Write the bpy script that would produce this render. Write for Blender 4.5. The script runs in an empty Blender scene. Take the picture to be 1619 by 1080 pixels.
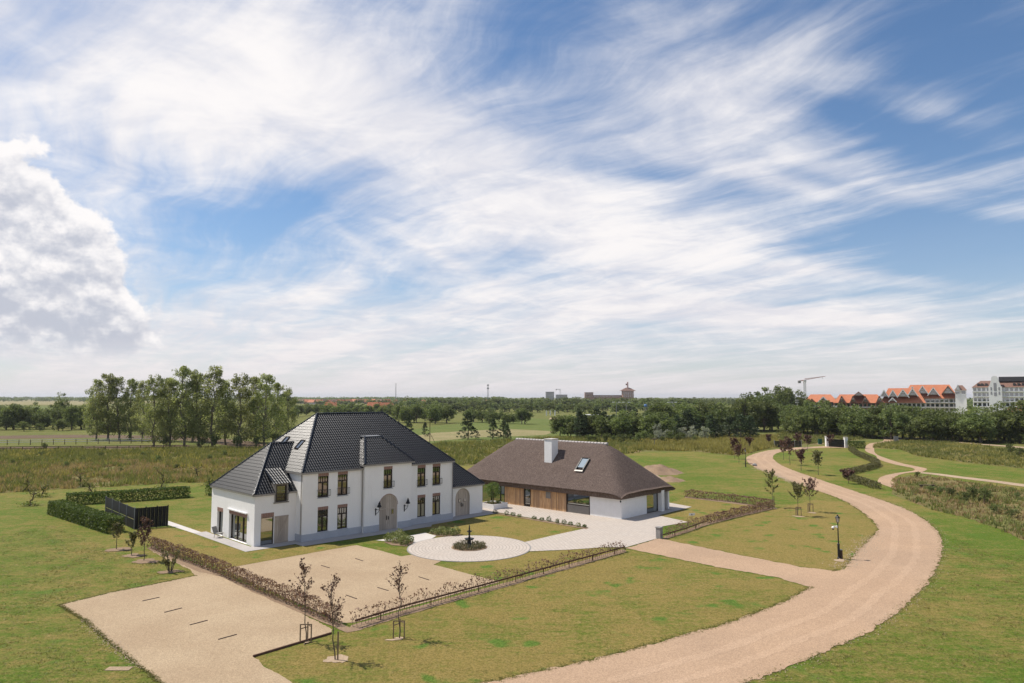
import bpy, bmesh, math, random
import numpy as np
from mathutils import Vector, Matrix, noise as mnoise
from mathutils.geometry import tessellate_polygon

random.seed(7)
rng = np.random.default_rng(11)
S = bpy.context.scene
COL = S.collection
R = math.radians

# ------------------------------------------------------------------ camera
F_PX, CAM_H, CX, CY, HORIZON = 1122.0, 12.5, 809.5, 540.0, 628.0
PITCH = math.atan((HORIZON - CY) / F_PX)
cam = bpy.data.cameras.new('camera')
cam.sensor_width = 36.0
cam.lens = F_PX / 1619.0 * 36.0
cam.clip_start = 0.5
cam.clip_end = 30000.0
camo = bpy.data.objects.new('camera', cam)
COL.objects.link(camo)
camo.location = (0, 0, CAM_H)
camo.rotation_euler = (math.pi / 2 + PITCH, 0, 0)
S.camera = camo
cp, sp = math.cos(PITCH), math.sin(PITCH)


def ray(x, y):
    u, v = (x - CX) / F_PX, (CY - y) / F_PX
    return Vector((u, cp - v * sp, sp + v * cp))


def G(x, y, z=0.0):
    """ground point seen at photo position x, y (survey of the site from the photograph)"""
    d = ray(x, y)
    t = (z - CAM_H) / d.z
    return Vector((d.x * t, d.y * t, z))


# ------------------------------------------------------------------ sun, sky, exposure
SUN_ELEV = R(57.0)
SUN_DIR = Vector((-0.945, 0.327, 0)).normalized() * math.cos(SUN_ELEV) + Vector((0, 0, math.sin(SUN_ELEV)))
sun = bpy.data.lights.new('sun', 'SUN')
sun.energy = 4.5
sun.angle = R(0.53)
sun.color = (1.0, 0.93, 0.83)
suno = bpy.data.objects.new('sun', sun)
COL.objects.link(suno)
suno.rotation_euler = SUN_DIR.to_track_quat('Z', 'Y').to_euler()

S.view_settings.view_transform = 'Standard'
S.view_settings.look = 'None'
S.view_settings.exposure = 0.25
S.view_settings.gamma = 1.0
S.view_settings.use_curve_mapping = False


class NT:
    """small helper for node trees"""
    def __init__(self, tree):
        self.t = tree
        tree.nodes.clear()

    def n(self, typ, **kw):
        nd = self.t.nodes.new(typ)
        for k, v in kw.items():
            setattr(nd, k, v)
        return nd

    def put(self, sock, v):
        if v is None:
            return
        if isinstance(v, bpy.types.NodeSocket):
            self.t.links.new(v, sock)
        else:
            if hasattr(sock.default_value, '__len__') and not hasattr(v, '__len__'):
                v = [v] * len(sock.default_value)
            if hasattr(sock.default_value, '__len__') and len(sock.default_value) == 4 and len(v) == 3:
                v = (*v, 1)
            sock.default_value = v

    def m(self, op, a, b=None, c=None, clamp=False):
        nd = self.n('ShaderNodeMath', operation=op, use_clamp=clamp)
        self.put(nd.inputs[0], a)
        self.put(nd.inputs[1], b)
        self.put(nd.inputs[2], c)
        return nd.outputs[0]

    def ss(self, v, lo, hi, a=0.0, b=1.0):
        nd = self.n('ShaderNodeMapRange', interpolation_type='SMOOTHSTEP')
        self.put(nd.inputs[0], v)
        self.put(nd.inputs[1], lo)
        self.put(nd.inputs[2], hi)
        self.put(nd.inputs[3], a)
        self.put(nd.inputs[4], b)
        return nd.outputs[0]

    def xyz(self, x, y, z=0.0):
        nd = self.n('ShaderNodeCombineXYZ')
        self.put(nd.inputs[0], x)
        self.put(nd.inputs[1], y)
        self.put(nd.inputs[2], z)
        return nd.outputs[0]

    def noise(self, vec, scale, detail=4.0, rough=0.5, dist=0.0, lac=2.0):
        nd = self.n('ShaderNodeTexNoise')
        self.put(nd.inputs['Vector'], vec)
        self.put(nd.inputs['Scale'], scale)
        self.put(nd.inputs['Detail'], detail)
        self.put(nd.inputs['Roughness'], rough)
        self.put(nd.inputs['Distortion'], dist)
        self.put(nd.inputs['Lacunarity'], lac)
        return nd.outputs['Fac']

    def mix(self, fac, a, b, blend='MIX'):
        nd = self.n('ShaderNodeMix', data_type='RGBA', blend_type=blend)
        self.put(nd.inputs[0], fac)
        self.put(nd.inputs[6], a)
        self.put(nd.inputs[7], b)
        return nd.outputs[2]

    def sep(self, vec):
        nd = self.n('ShaderNodeSeparateXYZ')
        self.put(nd.inputs[0], vec)
        return nd.outputs

    def ramp(self, fac, stops):
        nd = self.n('ShaderNodeValToRGB')
        el = nd.color_ramp.elements
        while len(el) < len(stops):
            el.new(0.5)
        for e, (p, c) in zip(el, stops):
            e.position = p
            e.color = (*c, 1)
        self.put(nd.inputs[0], fac)
        return nd.outputs[0]


def build_world():
    w = bpy.data.worlds.new('World')
    S.world = w
    w.use_nodes = True
    w.cycles.sampling_method = 'MANUAL'
    w.cycles.sample_map_resolution = 512
    k = NT(w.node_tree)
    tc = k.n('ShaderNodeTexCoord').outputs['Generated']
    x, y, z = k.sep(tc)[:3]
    sky = k.n('ShaderNodeTexSky', sky_type='NISHITA')
    sky.sun_disc = False
    sky.sun_elevation = SUN_ELEV
    sky.sun_rotation = math.atan2(SUN_DIR.x, SUN_DIR.y)
    sky.altitude = 0
    sky.air_density = 1.0
    sky.dust_density = 0.6
    sky.ozone_density = 2.0
    skyc = k.mix(1.0, sky.outputs[0], (0.70, 0.87, 1.0), 'MULTIPLY')
    az = k.m('MULTIPLY', k.m('ARCTAN2', x, y), 180 / math.pi)
    el = k.m('MULTIPLY', k.m('ARCSINE', z), 180 / math.pi)

    def azel(px, py):
        d = ray(px, py).normalized()
        return math.degrees(math.atan2(d.x, d.y)), math.degrees(math.asin(d.z))

    DEG = math.degrees(1 / F_PX)

    def blob(px, py, rx, ry, rot, wgt):
        a0, e0 = azel(px, py)
        c, s = math.cos(R(-rot)), math.sin(R(-rot))
        da, de = k.m('SUBTRACT', az, a0), k.m('SUBTRACT', el, e0)
        u = k.m('ADD', k.m('MULTIPLY', da, c / (rx * DEG)), k.m('MULTIPLY', de, s / (rx * DEG)))
        v = k.m('ADD', k.m('MULTIPLY', da, -s / (ry * DEG)), k.m('MULTIPLY', de, c / (ry * DEG)))
        q = k.m('ADD', k.m('MULTIPLY', u, u), k.m('MULTIPLY', v, v))
        return k.m('MULTIPLY', k.m('EXPONENT', k.m('MULTIPLY', q, -1.0)), wgt)

    # high cirrus: a layer overhead whose streaks run towards the left horizon
    h = k.m('ADD', k.m('MAXIMUM', z, 0.0), 0.10)
    px, py = k.m('DIVIDE', x, h), k.m('DIVIDE', y, h)
    A = R(-38)
    along = k.m('ADD', k.m('MULTIPLY', px, math.sin(A)), k.m('MULTIPLY', py, math.cos(A)))
    across = k.m('ADD', k.m('MULTIPLY', px, math.cos(A)), k.m('MULTIPLY', py, -math.sin(A)))
    wv = k.xyz(across, along, 1.7)
    w1 = k.m('SUBTRACT', k.noise(wv, 0.55, 3, 0.5), 0.5)
    w2 = k.m('SUBTRACT', k.noise(k.xyz(across, along, 9.3), 1.9, 4, 0.6), 0.5)
    ac = k.m('ADD', across, k.m('ADD', k.m('MULTIPLY', w1, 1.0), k.m('MULTIPLY', w2, 0.14)))
    al = k.m('ADD', along, k.m('MULTIPLY', w2, 0.3))
    n1 = k.noise(k.xyz(k.m('MULTIPLY', ac, 1.5), k.m('MULTIPLY', al, 0.34), 3.1), 1.0, 7, 0.58)
    n2 = k.noise(k.xyz(k.m('MULTIPLY', ac, 7.0), k.m('MULTIPLY', al, 0.65), 5.0), 1.0, 7, 0.66)
    n3 = k.noise(k.xyz(px, py, 2.0), 2.6, 9, 0.62, 0.4)
    f = k.m('ADD', k.m('MULTIPLY', n1, 1.10), k.m('ADD', k.m('MULTIPLY', n2, 0.55), k.m('MULTIPLY', n3, 0.42)))
    f = k.m('SUBTRACT', f, 0.47)
    env = None
    for b in BLOBS:
        v = blob(*b)
        env = v if env is None else k.m('ADD', env, v)
    env = k.m('ADD', env, k.ss(el, 30.0, 52.0, 0.0, -0.16))
    tot = k.m('ADD', f, env)
    dens = k.ss(tot, 0.30, 0.97)
    # cloud tone: thin parts greyer, thick parts white
    tone = k.m('ADD', k.m('MULTIPLY', n3, 0.7), k.m('MULTIPLY', n1, 0.5))
    cir = k.mix(k.ss(tone, 0.46, 0.76), (6.2, 6.25, 6.85), (8.5, 8.2, 8.1))
    c1 = k.mix(k.m('MULTIPLY', dens, 0.97), skyc, cir)
    # milky air towards the horizon
    hz = k.m('EXPONENT', k.m('MULTIPLY', k.m('MAXIMUM', el, 0.0), -1 / 5.0))
    hzn = k.m('MULTIPLY', hz, k.m('ADD', 0.62, k.m('MULTIPLY', n1, 0.62)), clamp=True)
    c2 = k.mix(hzn, c1, (6.9, 6.45, 6.55))
    # heaped cumulus standing on the left horizon
    cn = k.noise(k.xyz(k.m('MULTIPLY', az, 0.10), k.m('MULTIPLY', el, 0.11), 0.0), 2.4, 9, 0.58)
    cn2 = k.noise(k.xyz(k.m('MULTIPLY', az, 0.10), k.m('MULTIPLY', k.m('ADD', el, 0.8), 0.11), 0.0), 2.4, 9, 0.58)
    shape = None
    for b in CUMULUS:
        v = blob(*b)
        shape = v if shape is None else k.m('ADD', shape, v)
    cs = k.m('ADD', shape, k.m('MULTIPLY', k.m('SUBTRACT', cn, 0.5), 1.3))
    cmask = k.m('MULTIPLY', k.ss(cs, 0.46, 0.58), k.ss(el, 1.8, 4.5))
    relief = k.m('ADD', k.m('MULTIPLY', k.m('SUBTRACT', cn, cn2), 4.5), k.m('MULTIPLY', k.m('SUBTRACT', n3, 0.5), 0.8))
    a_top, e_top = azel(60, 250)
    lit = k.m('ADD', k.m('ADD', k.ss(el, 3.0, e_top + 1.5, -0.15, 0.55), k.m('MULTIPLY', relief, 1.3)), k.ss(cs, 0.9, 0.5, 0.0, 0.45))
    ccol = k.mix(k.ss(lit, -0.55, 1.05), (4.6, 4.8, 5.5), (8.6, 8.3, 8.2))
    c3 = k.mix(k.m('MULTIPLY', cmask, 0.95), c2, ccol)
    bg = k.n('ShaderNodeBackground')
    bg.inputs['Strength'].default_value = 0.1
    k.put(bg.inputs['Color'], c3)
    out = k.n('ShaderNodeOutputWorld')
    k.t.links.new(bg.outputs[0], out.inputs[0])


BLOBS = [
    (330, 70, 420, 120, 0, .25), (150, 190, 330, 90, 0, .17), (720, 240, 220, 85, 15, .32),
    (1130, 140, 380, 80, 24, .22), (1020, 400, 420, 80, 16, .20), (520, 520, 560, 75, 0, .28),
    (1180, 500, 330, 35, 6, .22),
    (480, 340, 140, 65, -20, -.17), (820, 50, 140, 80, -20, -.20), (1520, 150, 150, 190, 0, -.26),
    (1560, 440, 220, 110, 8, -.22), (1346, 180, 120, 24, 27, -.26), (1230, 262, 250, 24, 15, .16), (1320, 292, 120, 13, 23, -.20), (1390, 312, 220, 15, 16, .22), (1480, 372, 200, 42, 12, -.26), (1370, 436, 170, 11, 11, .22), (1250, 480, 120, 9, 10, -.14), (1400, 527, 230, 14, 3, -.16), (1290, 500, 170, 12, 7, .18), (990, 272, 140, 15, 8, -.16), (850, 425, 80, 28, 10, -.16), (1030, 517, 70, 9, 5, -.16), (680, 395, 90, 10, 28, .14), (560, 380, 60, 8, 35, .10), (500, 300, 70, 12, 10, .08), (610, 450, 90, 14, 5, -.12),
    (640, 15, 120, 40, 0, -.1), (250, 290, 110, 60, 30, -.16), (860, 90, 120, 50, -25, -.12), (1480, 60, 160, 60, 20, -.10), (1500, 180, 70, 25, 25, .16),
]
CUMULUS = [(25, 450, 120, 130, 0, 1.0), (-150, 440, 210, 160, 0, 0.9), (60, 535, 150, 50, 0, .55)]
build_world()
# ------------------------------------------------------------------ helpers
ORD = ['first', 'second', 'third', 'fourth', 'fifth', 'sixth', 'seventh', 'eighth', 'ninth', 'tenth', 'eleventh', 'twelfth',
       'thirteenth', 'fourteenth', 'fifteenth', 'sixteenth', 'seventeenth', 'eighteenth', 'nineteenth', 'twentieth']
TENS = {2: 'twenty', 3: 'thirty', 4: 'forty', 5: 'fifty', 6: 'sixty', 7: 'seventy', 8: 'eighty', 9: 'ninety'}
TENTH = {2: 'twentieth', 3: 'thirtieth', 4: 'fortieth', 5: 'fiftieth', 6: 'sixtieth', 7: 'seventieth', 8: 'eightieth', 9: 'ninetieth'}


def ordinal(i):
    n = i + 1
    if n <= 20:
        return ORD[i]
    t, u = divmod(n, 10)
    return TENTH[t] if u == 0 else TENS[t] + '-' + ORD[u - 1]


def at(x, y, depth):
    """point on the sight line x, y of the survey at a given distance from the camera station"""
    d = ray(x, y)
    t = depth / d.y
    return Vector((d.x * t, depth, CAM_H + d.z * t))


def tag(o, label=None, cat=None, group=None, kind=None):
    for k_, v in (('label', label), ('category', cat), ('group', group), ('kind', kind)):
        if v:
            o[k_] = v
    return o


def empty(name, loc=(0, 0, 0), rz=0.0, label=None, cat=None, group=None):
    o = bpy.data.objects.new(name, None)
    o.empty_display_size = 0.2
    COL.objects.link(o)
    o.location = loc
    o.rotation_euler = (0, 0, rz)
    return tag(o, label, cat, group)


def link(name, me, parent=None):
    o = bpy.data.objects.new(name, me)
    COL.objects.link(o)
    if parent is not None:
        o.parent = parent
    return o


def copy_tree(o, parent=None):
    c = o.copy()
    COL.objects.link(c)
    c.parent = parent
    for ch in o.children:
        copy_tree(ch, c)
    return c


class MB:
    def __init__(self):
        self.v, self.f = [], []

    def add(self, vs, fs):
        n = len(self.v)
        self.v.extend(tuple(p) for p in vs)
        self.f.extend(tuple(i + n for i in f) for f in fs)
        return self

    def box(self, x0, x1, y0, y1, z0, z1):
        vs = [(x0, y0, z0), (x1, y0, z0), (x1, y1, z0), (x0, y1, z0), (x0, y0, z1), (x1, y0, z1), (x1, y1, z1), (x0, y1, z1)]
        return self.add(vs, [(3, 2, 1, 0), (4, 5, 6, 7), (0, 1, 5, 4), (1, 2, 6, 5), (2, 3, 7, 6), (3, 0, 4, 7)])

    def quad(self, a, b, c, d):
        return self.add([a, b, c, d], [(0, 1, 2, 3)])

    def bar(self, a, b, w, h=None):
        a, b = Vector(a), Vector(b)
        h = h or w
        d = (b - a).normalized()
        s = d.cross(Vector((0, 0, 1)))
        if s.length < 1e-4:
            s = Vector((1, 0, 0))
        s.normalize()
        t = s.cross(d)
        s, t = s * w / 2, t * h / 2
        vs = [a - s - t, a + s - t, a + s + t, a - s + t, b - s - t, b + s - t, b + s + t, b - s + t]
        return self.add(vs, [(3, 2, 1, 0), (4, 5, 6, 7), (0, 1, 5, 4), (1, 2, 6, 5), (2, 3, 7, 6), (3, 0, 4, 7)])

    def tube(self, pts, rad, n=6):
        pts = [Vector(p) for p in pts]
        vs, fs = [], []
        for i, p in enumerate(pts):
            d = (pts[min(i + 1, len(pts) - 1)] - pts[max(i - 1, 0)]).normalized()
            s = d.cross(Vector((0.31, 0.95, 0.02))).normalized()
            t = d.cross(s)
            r = rad[i] if hasattr(rad, '__len__') else rad
            for k_ in range(n):
                an = 2 * math.pi * k_ / n
                vs.append(p + s * (r * math.cos(an)) + t * (r * math.sin(an)))
        for i in range(len(pts) - 1):
            for k_ in range(n):
                a, b = i * n + k_, i * n + (k_ + 1) % n
                fs.append((a, b, b + n, a + n))
        fs.append(tuple(range(n))[::-1])
        fs.append(tuple(range((len(pts) - 1) * n, len(pts) * n)))
        return self.add(vs, fs)

    def lathe(self, prof, n=16, c=(0, 0, 0)):
        vs, fs = [], []
        for r, z in prof:
            for k_ in range(n):
                an = 2 * math.pi * k_ / n
                vs.append((c[0] + r * math.cos(an), c[1] + r * math.sin(an), c[2] + z))
        for i in range(len(prof) - 1):
            for k_ in range(n):
                a, b = i * n + k_, i * n + (k_ + 1) % n
                fs.append((a, b, b + n, a + n))
        fs.append(tuple(range((len(prof) - 1) * n, len(prof) * n)))
        fs.append(tuple(range(n))[::-1])
        return self.add(vs, fs)

    def prism(self, poly, a, b):
        """poly: points in one plane; a, b: offset vectors of the two ends"""
        n = len(poly)
        a, b = Vector(a), Vector(b)
        vs = [Vector(p) + a for p in poly] + [Vector(p) + b for p in poly]
        fs = [tuple(range(n))[::-1], tuple(range(n, 2 * n))] + [(i, (i + 1) % n, n + (i + 1) % n, n + i) for i in range(n)]
        return self.add(vs, fs)

    def mesh(self, name, mat, smooth=False):
        me = bpy.data.meshes.new(name)
        me.from_pydata(self.v, [], self.f)
        me.materials.append(mat)
        if smooth:
            me.polygons.foreach_set('use_smooth', [True] * len(me.polygons))
        me.update()
        return me

    def build(self, name, mat, parent=None, smooth=False):
        return link(name, self.mesh(name, mat, smooth), parent)


def np_mesh(name, V, F, mat, tint=None, smooth=False):
    me = bpy.data.meshes.new(name)
    V = np.ascontiguousarray(V, dtype=np.float32)
    F = np.ascontiguousarray(F, dtype=np.int32)
    k_ = F.shape[1]
    me.vertices.add(len(V))
    me.vertices.foreach_set('co', V.ravel())
    me.loops.add(F.size)
    me.loops.foreach_set('vertex_index', F.ravel())
    me.polygons.add(len(F))
    me.polygons.foreach_set('loop_start', np.arange(0, F.size, k_, dtype=np.int32))
    if smooth:
        me.polygons.foreach_set('use_smooth', np.ones(len(F), dtype=bool))
    me.update(calc_edges=True)
    if tint is not None:
        a = me.attributes.new('tint', 'FLOAT', 'FACE')
        a.data.foreach_set('value', np.ascontiguousarray(tint, dtype=np.float32))
    me.materials.append(mat)
    return me


# ------------------------------------------------------------------ materials
def new_mat(name):
    m = bpy.data.materials.new(name)
    m.use_nodes = True
    return m, NT(m.node_tree)


def finish(k, color, rough=0.8, bump=None, bstr=0.3, bdist=0.02, metal=0.0, spec=0.3, coat=0.0):
    p = k.n('ShaderNodeBsdfPrincipled')
    k.put(p.inputs['Base Color'], color)
    k.put(p.inputs['Roughness'], rough)
    k.put(p.inputs['Metallic'], metal)
    k.put(p.inputs['Specular IOR Level'], spec)
    k.put(p.inputs['Coat Weight'], coat)
    if bump is not None:
        b = k.n('ShaderNodeBump')
        k.put(b.inputs['Height'], bump)
        k.put(b.inputs['Strength'], bstr)
        k.put(b.inputs['Distance'], bdist)
        k.t.links.new(b.outputs[0], p.inputs['Normal'])
    o = k.n('ShaderNodeOutputMaterial')
    k.t.links.new(p.outputs[0], o.inputs[0])
    return p


def pos(k):
    return k.n('ShaderNodeNewGeometry').outputs['Position']


def objc(k):
    return k.n('ShaderNodeTexCoord').outputs['Object']


def speckle(name, c0, c1, scale=6.0, rough=0.8, spec=0.3, bstr=0.15, local=True, metal=0.0, coat=0.0):
    m, k = new_mat(name)
    v = objc(k) if local else pos(k)
    n = k.noise(v, scale, 5, 0.6)
    n2 = k.noise(v, scale * 0.12, 3, 0.5)
    c = k.mix(k.ss(k.m('ADD', k.m('MULTIPLY', n, 0.6), k.m('MULTIPLY', n2, 0.4)), 0.3, 0.7), c0, c1)
    finish(k, c, rough, n, bstr, 0.01, metal, spec, coat)
    return m


def lawn_mat(name, dry, clover=0.5):
    m, k = new_mat(name)
    p = pos(k)
    big = k.noise(p, 0.055, 4, 0.55)
    mid = k.noise(p, 0.38, 6, 0.68)
    fine = k.noise(p, 2.6, 6, 0.78)
    grain = k.noise(p, 11.0, 4, 0.8)
    # mowing direction: slight stretched streaks
    mp = k.n('ShaderNodeMapping')
    k.put(mp.inputs[0], p)
    mp.inputs['Rotation'].default_value = (0, 0, R(20))
    mp.inputs['Scale'].default_value = (0.30, 2.6, 1)
    st = k.noise(mp.outputs[0], 1.0, 6, 0.7)
    d = k.m('ADD', k.m('ADD', k.m('MULTIPLY', big, 0.9), k.m('MULTIPLY', mid, 0.9)), k.m('ADD', k.m('MULTIPLY', fine, 1.0), k.m('MULTIPLY', st, 0.7)))
    t = k.ss(d, 1.97 - dry * 0.72, 2.50 - dry * 0.72)
    c = k.mix(t, (0.108, 0.165, 0.018), (0.290, 0.212, 0.068))
    c = k.mix(k.ss(fine, 0.52, 0.74, 0.0, 0.55), c, (0.33, 0.275, 0.125))
    cl = k.ss(k.m('ADD', k.noise(p, 0.42, 2, 0.5), k.m('MULTIPLY', fine, 0.18)), 0.690, 0.790)
    c = k.mix(k.m('MULTIPLY', cl, clover), c, k.mix(grain, (0.065, 0.145, 0.016), (0.14, 0.235, 0.04)))
    c = k.mix(k.ss(grain, 0.34, 0.60, 0.75, 0.0), c, k.mix(1.0, c, (0.50, 0.56, 0.42), 'MULTIPLY'))
    c = k.mix(k.ss(k.noise(p, 5.5, 3, 0.7), 0.38, 0.56, 0.5, 0.0), c, k.mix(1.0, c, (0.58, 0.64, 0.5), 'MULTIPLY'))
    finish(k, c, 0.9, k.m('ADD', grain, k.m('MULTIPLY', fine, 1.5)), 0.9, 0.06, spec=0.1)
    return m


def gravel_mat(name, a, b, track=False):
    m, k = new_mat(name)
    p = pos(k)
    vo = k.n('ShaderNodeTexVoronoi', feature='F1')
    k.put(vo.inputs['Vector'], p)
    vo.inputs['Scale'].default_value = 24.0
    stone = k.sep(vo.outputs['Color'])[0]
    big = k.noise(p, 0.22, 5, 0.6)
    fine = k.noise(p, 7.0, 4, 0.75)
    c = k.mix(k.ss(big, 0.3, 0.7), a, b)
    c = k.mix(k.ss(stone, 0.0, 1.0, 0.0, 0.75), k.mix(1.0, c, (0.76, 0.75, 0.73), 'MULTIPLY'), k.mix(1.0, c, (1.15, 1.14, 1.12), 'MULTIPLY'))
    c = k.mix(k.ss(fine, 0.45, 0.75, 0.0, 0.35), c, k.mix(1.0, c, (0.72, 0.68, 0.62), 'MULTIPLY'))
    if track:
        w = k.noise(p, 0.10, 3, 0.5)
        c = k.mix(k.ss(w, 0.4, 0.65, 0.0, 0.35), c, k.mix(1.0, c, (1.12, 1.08, 1.02), 'MULTIPLY'))
    finish(k, c, 0.92, k.m('ADD', vo.outputs['Distance'], fine), 0.6, 0.03, spec=0.15)
    return m


def paving_mat(name, rot=0.0, centre=None):
    m, k = new_mat(name)
    p = pos(k)
    if centre is None:
        mp = k.n('ShaderNodeMapping')
        k.put(mp.inputs[0], p)
        mp.inputs['Rotation'].default_value = (0, 0, -rot)
        v = mp.outputs[0]
    else:
        x, y, z = k.sep(p)[:3]
        dx, dy = k.m('SUBTRACT', x, centre[0]), k.m('SUBTRACT', y, centre[1])
        r = k.m('SQRT', k.m('ADD', k.m('MULTIPLY', dx, dx), k.m('MULTIPLY', dy, dy)))
        an = k.m('MULTIPLY', k.m('ARCTAN2', dy, dx), 4.0)
        v = k.xyz(an, r, 0)
    br = k.n('ShaderNodeTexBrick')
    k.put(br.inputs['Vector'], v)
    br.inputs['Scale'].default_value = 1.0
    br.inputs['Brick Width'].default_value = 0.42
    br.inputs['Row Height'].default_value = 0.28
    br.inputs['Mortar Size'].default_value = 0.028
    br.inputs['Mortar Smooth'].default_value = 0.3
    br.inputs['Color1'].default_value = (0.54, 0.475, 0.41, 1)
    br.inputs['Color2'].default_value = (0.48, 0.42, 0.365, 1)
    br.inputs['Mortar'].default_value = (0.30, 0.26, 0.22, 1)
    n = k.noise(p, 0.6, 5, 0.65)
    n2 = k.noise(p, 9.0, 3, 0.6)
    c = k.mix(k.ss(n, 0.35, 0.72, 0.0, 0.35), br.outputs['Color'], (0.46, 0.385, 0.315))
    c = k.mix(k.ss(n2, 0.4, 0.8, 0.0, 0.25), c, (0.32, 0.27, 0.23))
    finish(k, c, 0.85, k.m('SUBTRACT', n2, br.outputs['Fac']), 0.35, 0.02, spec=0.2)
    return m


def meadow_mat(name, a, b, c3):
    m, k = new_mat(name)
    p = pos(k)
    n = k.noise(p, 0.09, 6, 0.68)
    n2 = k.noise(p, 0.9, 5, 0.7)
    n3 = k.noise(p, 6.0, 3, 0.7)
    c = k.mix(k.ss(n, 0.38, 0.62), a, b)
    c = k.mix(k.ss(n2, 0.45, 0.72, 0.0, 0.8), c, c3)
    c = k.mix(k.ss(n3, 0.4, 0.7, 0.0, 0.5), c, k.mix(1.0, c, (0.5, 0.5, 0.45), 'MULTIPLY'))
    finish(k, c, 0.95, k.m('ADD', n2, n3), 0.8, 0.15, spec=0.05)
    return m


def leaf_mat(name, dark, light, trans=0.3, var=0.25, rough=0.55):
    m, k = new_mat(name)
    t = k.n('ShaderNodeAttribute', attribute_name='tint').outputs['Fac']
    r = k.n('ShaderNodeObjectInfo').outputs['Random']
    c = k.mix(t, dark, light)
    hs = k.n('ShaderNodeHueSaturation')
    k.put(hs.inputs['Color'], c)
    k.put(hs.inputs['Value'], k.m('ADD', 1 - var / 2, k.m('MULTIPLY', r, var)))
    k.put(hs.inputs['Hue'], k.m('ADD', 0.49, k.m('MULTIPLY', r, 0.02)))
    col = hs.outputs[0]
    p = k.n('ShaderNodeBsdfPrincipled')
    k.put(p.inputs['Base Color'], col)
    k.put(p.inputs['Roughness'], rough)
    k.put(p.inputs['Specular IOR Level'], 0.25)
    tr = k.n('ShaderNodeBsdfTranslucent')
    k.put(tr.inputs['Color'], k.mix(1.0, col, (1.15, 1.2, 0.7), 'MULTIPLY'))
    mx = k.n('ShaderNodeMixShader')
    mx.inputs[0].default_value = trans
    k.t.links.new(p.outputs[0], mx.inputs[1])
    k.t.links.new(tr.outputs[0], mx.inputs[2])
    o = k.n('ShaderNodeOutputMaterial')
    k.t.links.new(mx.outputs[0], o.inputs[0])
    return m


def glass_mat(name, base=(0.012, 0.016, 0.016), mirror=0.22, rough=0.02):
    m, k = new_mat(name)
    p = k.n('ShaderNodeBsdfPrincipled')
    k.put(p.inputs['Base Color'], base)
    k.put(p.inputs['Roughness'], rough)
    k.put(p.inputs['Specular IOR Level'], 0.7)
    g = k.n('ShaderNodeBsdfGlossy')
    g.inputs['Roughness'].default_value = rough
    g.inputs['Color'].default_value = (0.9, 0.95, 0.95, 1)
    mx = k.n('ShaderNodeMixShader')
    mx.inputs[0].default_value = mirror
    k.t.links.new(p.outputs[0], mx.inputs[1])
    k.t.links.new(g.outputs[0], mx.inputs[2])
    o = k.n('ShaderNodeOutputMaterial')
    k.t.links.new(mx.outputs[0], o.inputs[0])
    return m


def wall_mat(name, col, course=0.075, amount=0.25):
    """painted brick: flat colour with shallow courses and faint weathering"""
    m, k = new_mat(name)
    v = objc(k)
    x, y, z = k.sep(v)[:3]
    br = k.n('ShaderNodeTexBrick')
    k.put(br.inputs['Vector'], k.xyz(k.m('ADD', x, y), z, 0))
    br.inputs['Scale'].default_value = 1.0
    br.inputs['Brick Width'].default_value = 0.22
    br.inputs['Row Height'].default_value = course
    br.inputs['Mortar Size'].default_value = 0.008
    n = k.noise(v, 0.8, 5, 0.6)
    n2 = k.noise(v, 14.0, 3, 0.6)
    c = k.mix(k.ss(n, 0.4, 0.75, 0.0, amount), col, tuple(q * 0.86 for q in col))
    stn = k.noise(k.xyz(k.m('MULTIPLY', k.m('ADD', x, y), 4.0), k.m('MULTIPLY', z, 0.35), 2.0), 1.0, 5, 0.65)
    c = k.mix(k.ss(stn, 0.50, 0.78, 0.0, 0.30), c, tuple(q * w_ for q, w_ in zip(col, (0.76, 0.75, 0.71))))
    c = k.mix(k.m('MULTIPLY', br.outputs['Fac'], 0.18), c, tuple(q * 0.6 for q in col))
    finish(k, c, 0.75, k.m('SUBTRACT', n2, br.outputs['Fac']), 0.35, 0.012, spec=0.3)
    return m


def thatch_mat():
    m, k = new_mat('thatch')
    v = objc(k)
    x, y, z = k.sep(v)[:3]
    vs_ = k.xyz(k.m('MULTIPLY', x, 1.6), k.m('MULTIPLY', y, 1.6), k.m('MULTIPLY', z, 0.55))
    n = k.noise(v, 1.1, 6, 0.7)
    n2 = k.noise(vs_, 4.5, 5, 0.8)
    n3 = k.noise(vs_, 10.0, 4, 0.8)
    c = k.mix(k.ss(n, 0.25, 0.75), (0.128, 0.096, 0.081), (0.172, 0.130, 0.110))
    c = k.mix(k.ss(n2, 0.40, 0.68, 0.0, 0.7), c, (0.255, 0.195, 0.165))
    c = k.mix(k.ss(n3, 0.36, 0.60, 0.8, 0.0), c, (0.055, 0.038, 0.032))
    finish(k, c, 0.95, k.m('ADD', k.m('MULTIPLY', n2, 1.2), n3), 0.8, 0.09, spec=0.08)
    return m


def plank_mat(name, a, b, c3):
    m, k = new_mat(name)
    v = objc(k)
    r = k.n('ShaderNodeObjectInfo').outputs['Random']
    x, y, z = k.sep(v)[:3]
    g = k.noise(k.xyz(k.m('MULTIPLY', k.m('ADD', x, y), 22.0), k.m('MULTIPLY', z, 1.3), k.m('MULTIPLY', r, 40.0)), 1.0, 5, 0.6)
    w = k.noise(k.xyz(x, y, k.m('MULTIPLY', z, 1.0)), 0.7, 3, 0.6)
    c = k.mix(k.ss(g, 0.35, 0.65), a, b)
    c = k.mix(k.ss(r, 0.2, 1.0, 0.0, 0.85), c, c3)
    c = k.mix(k.ss(w, 0.5, 0.75, 0.0, 0.4), c, c3)
    finish(k, c, 0.75, g, 0.3, 0.01, spec=0.25)
    return m


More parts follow.
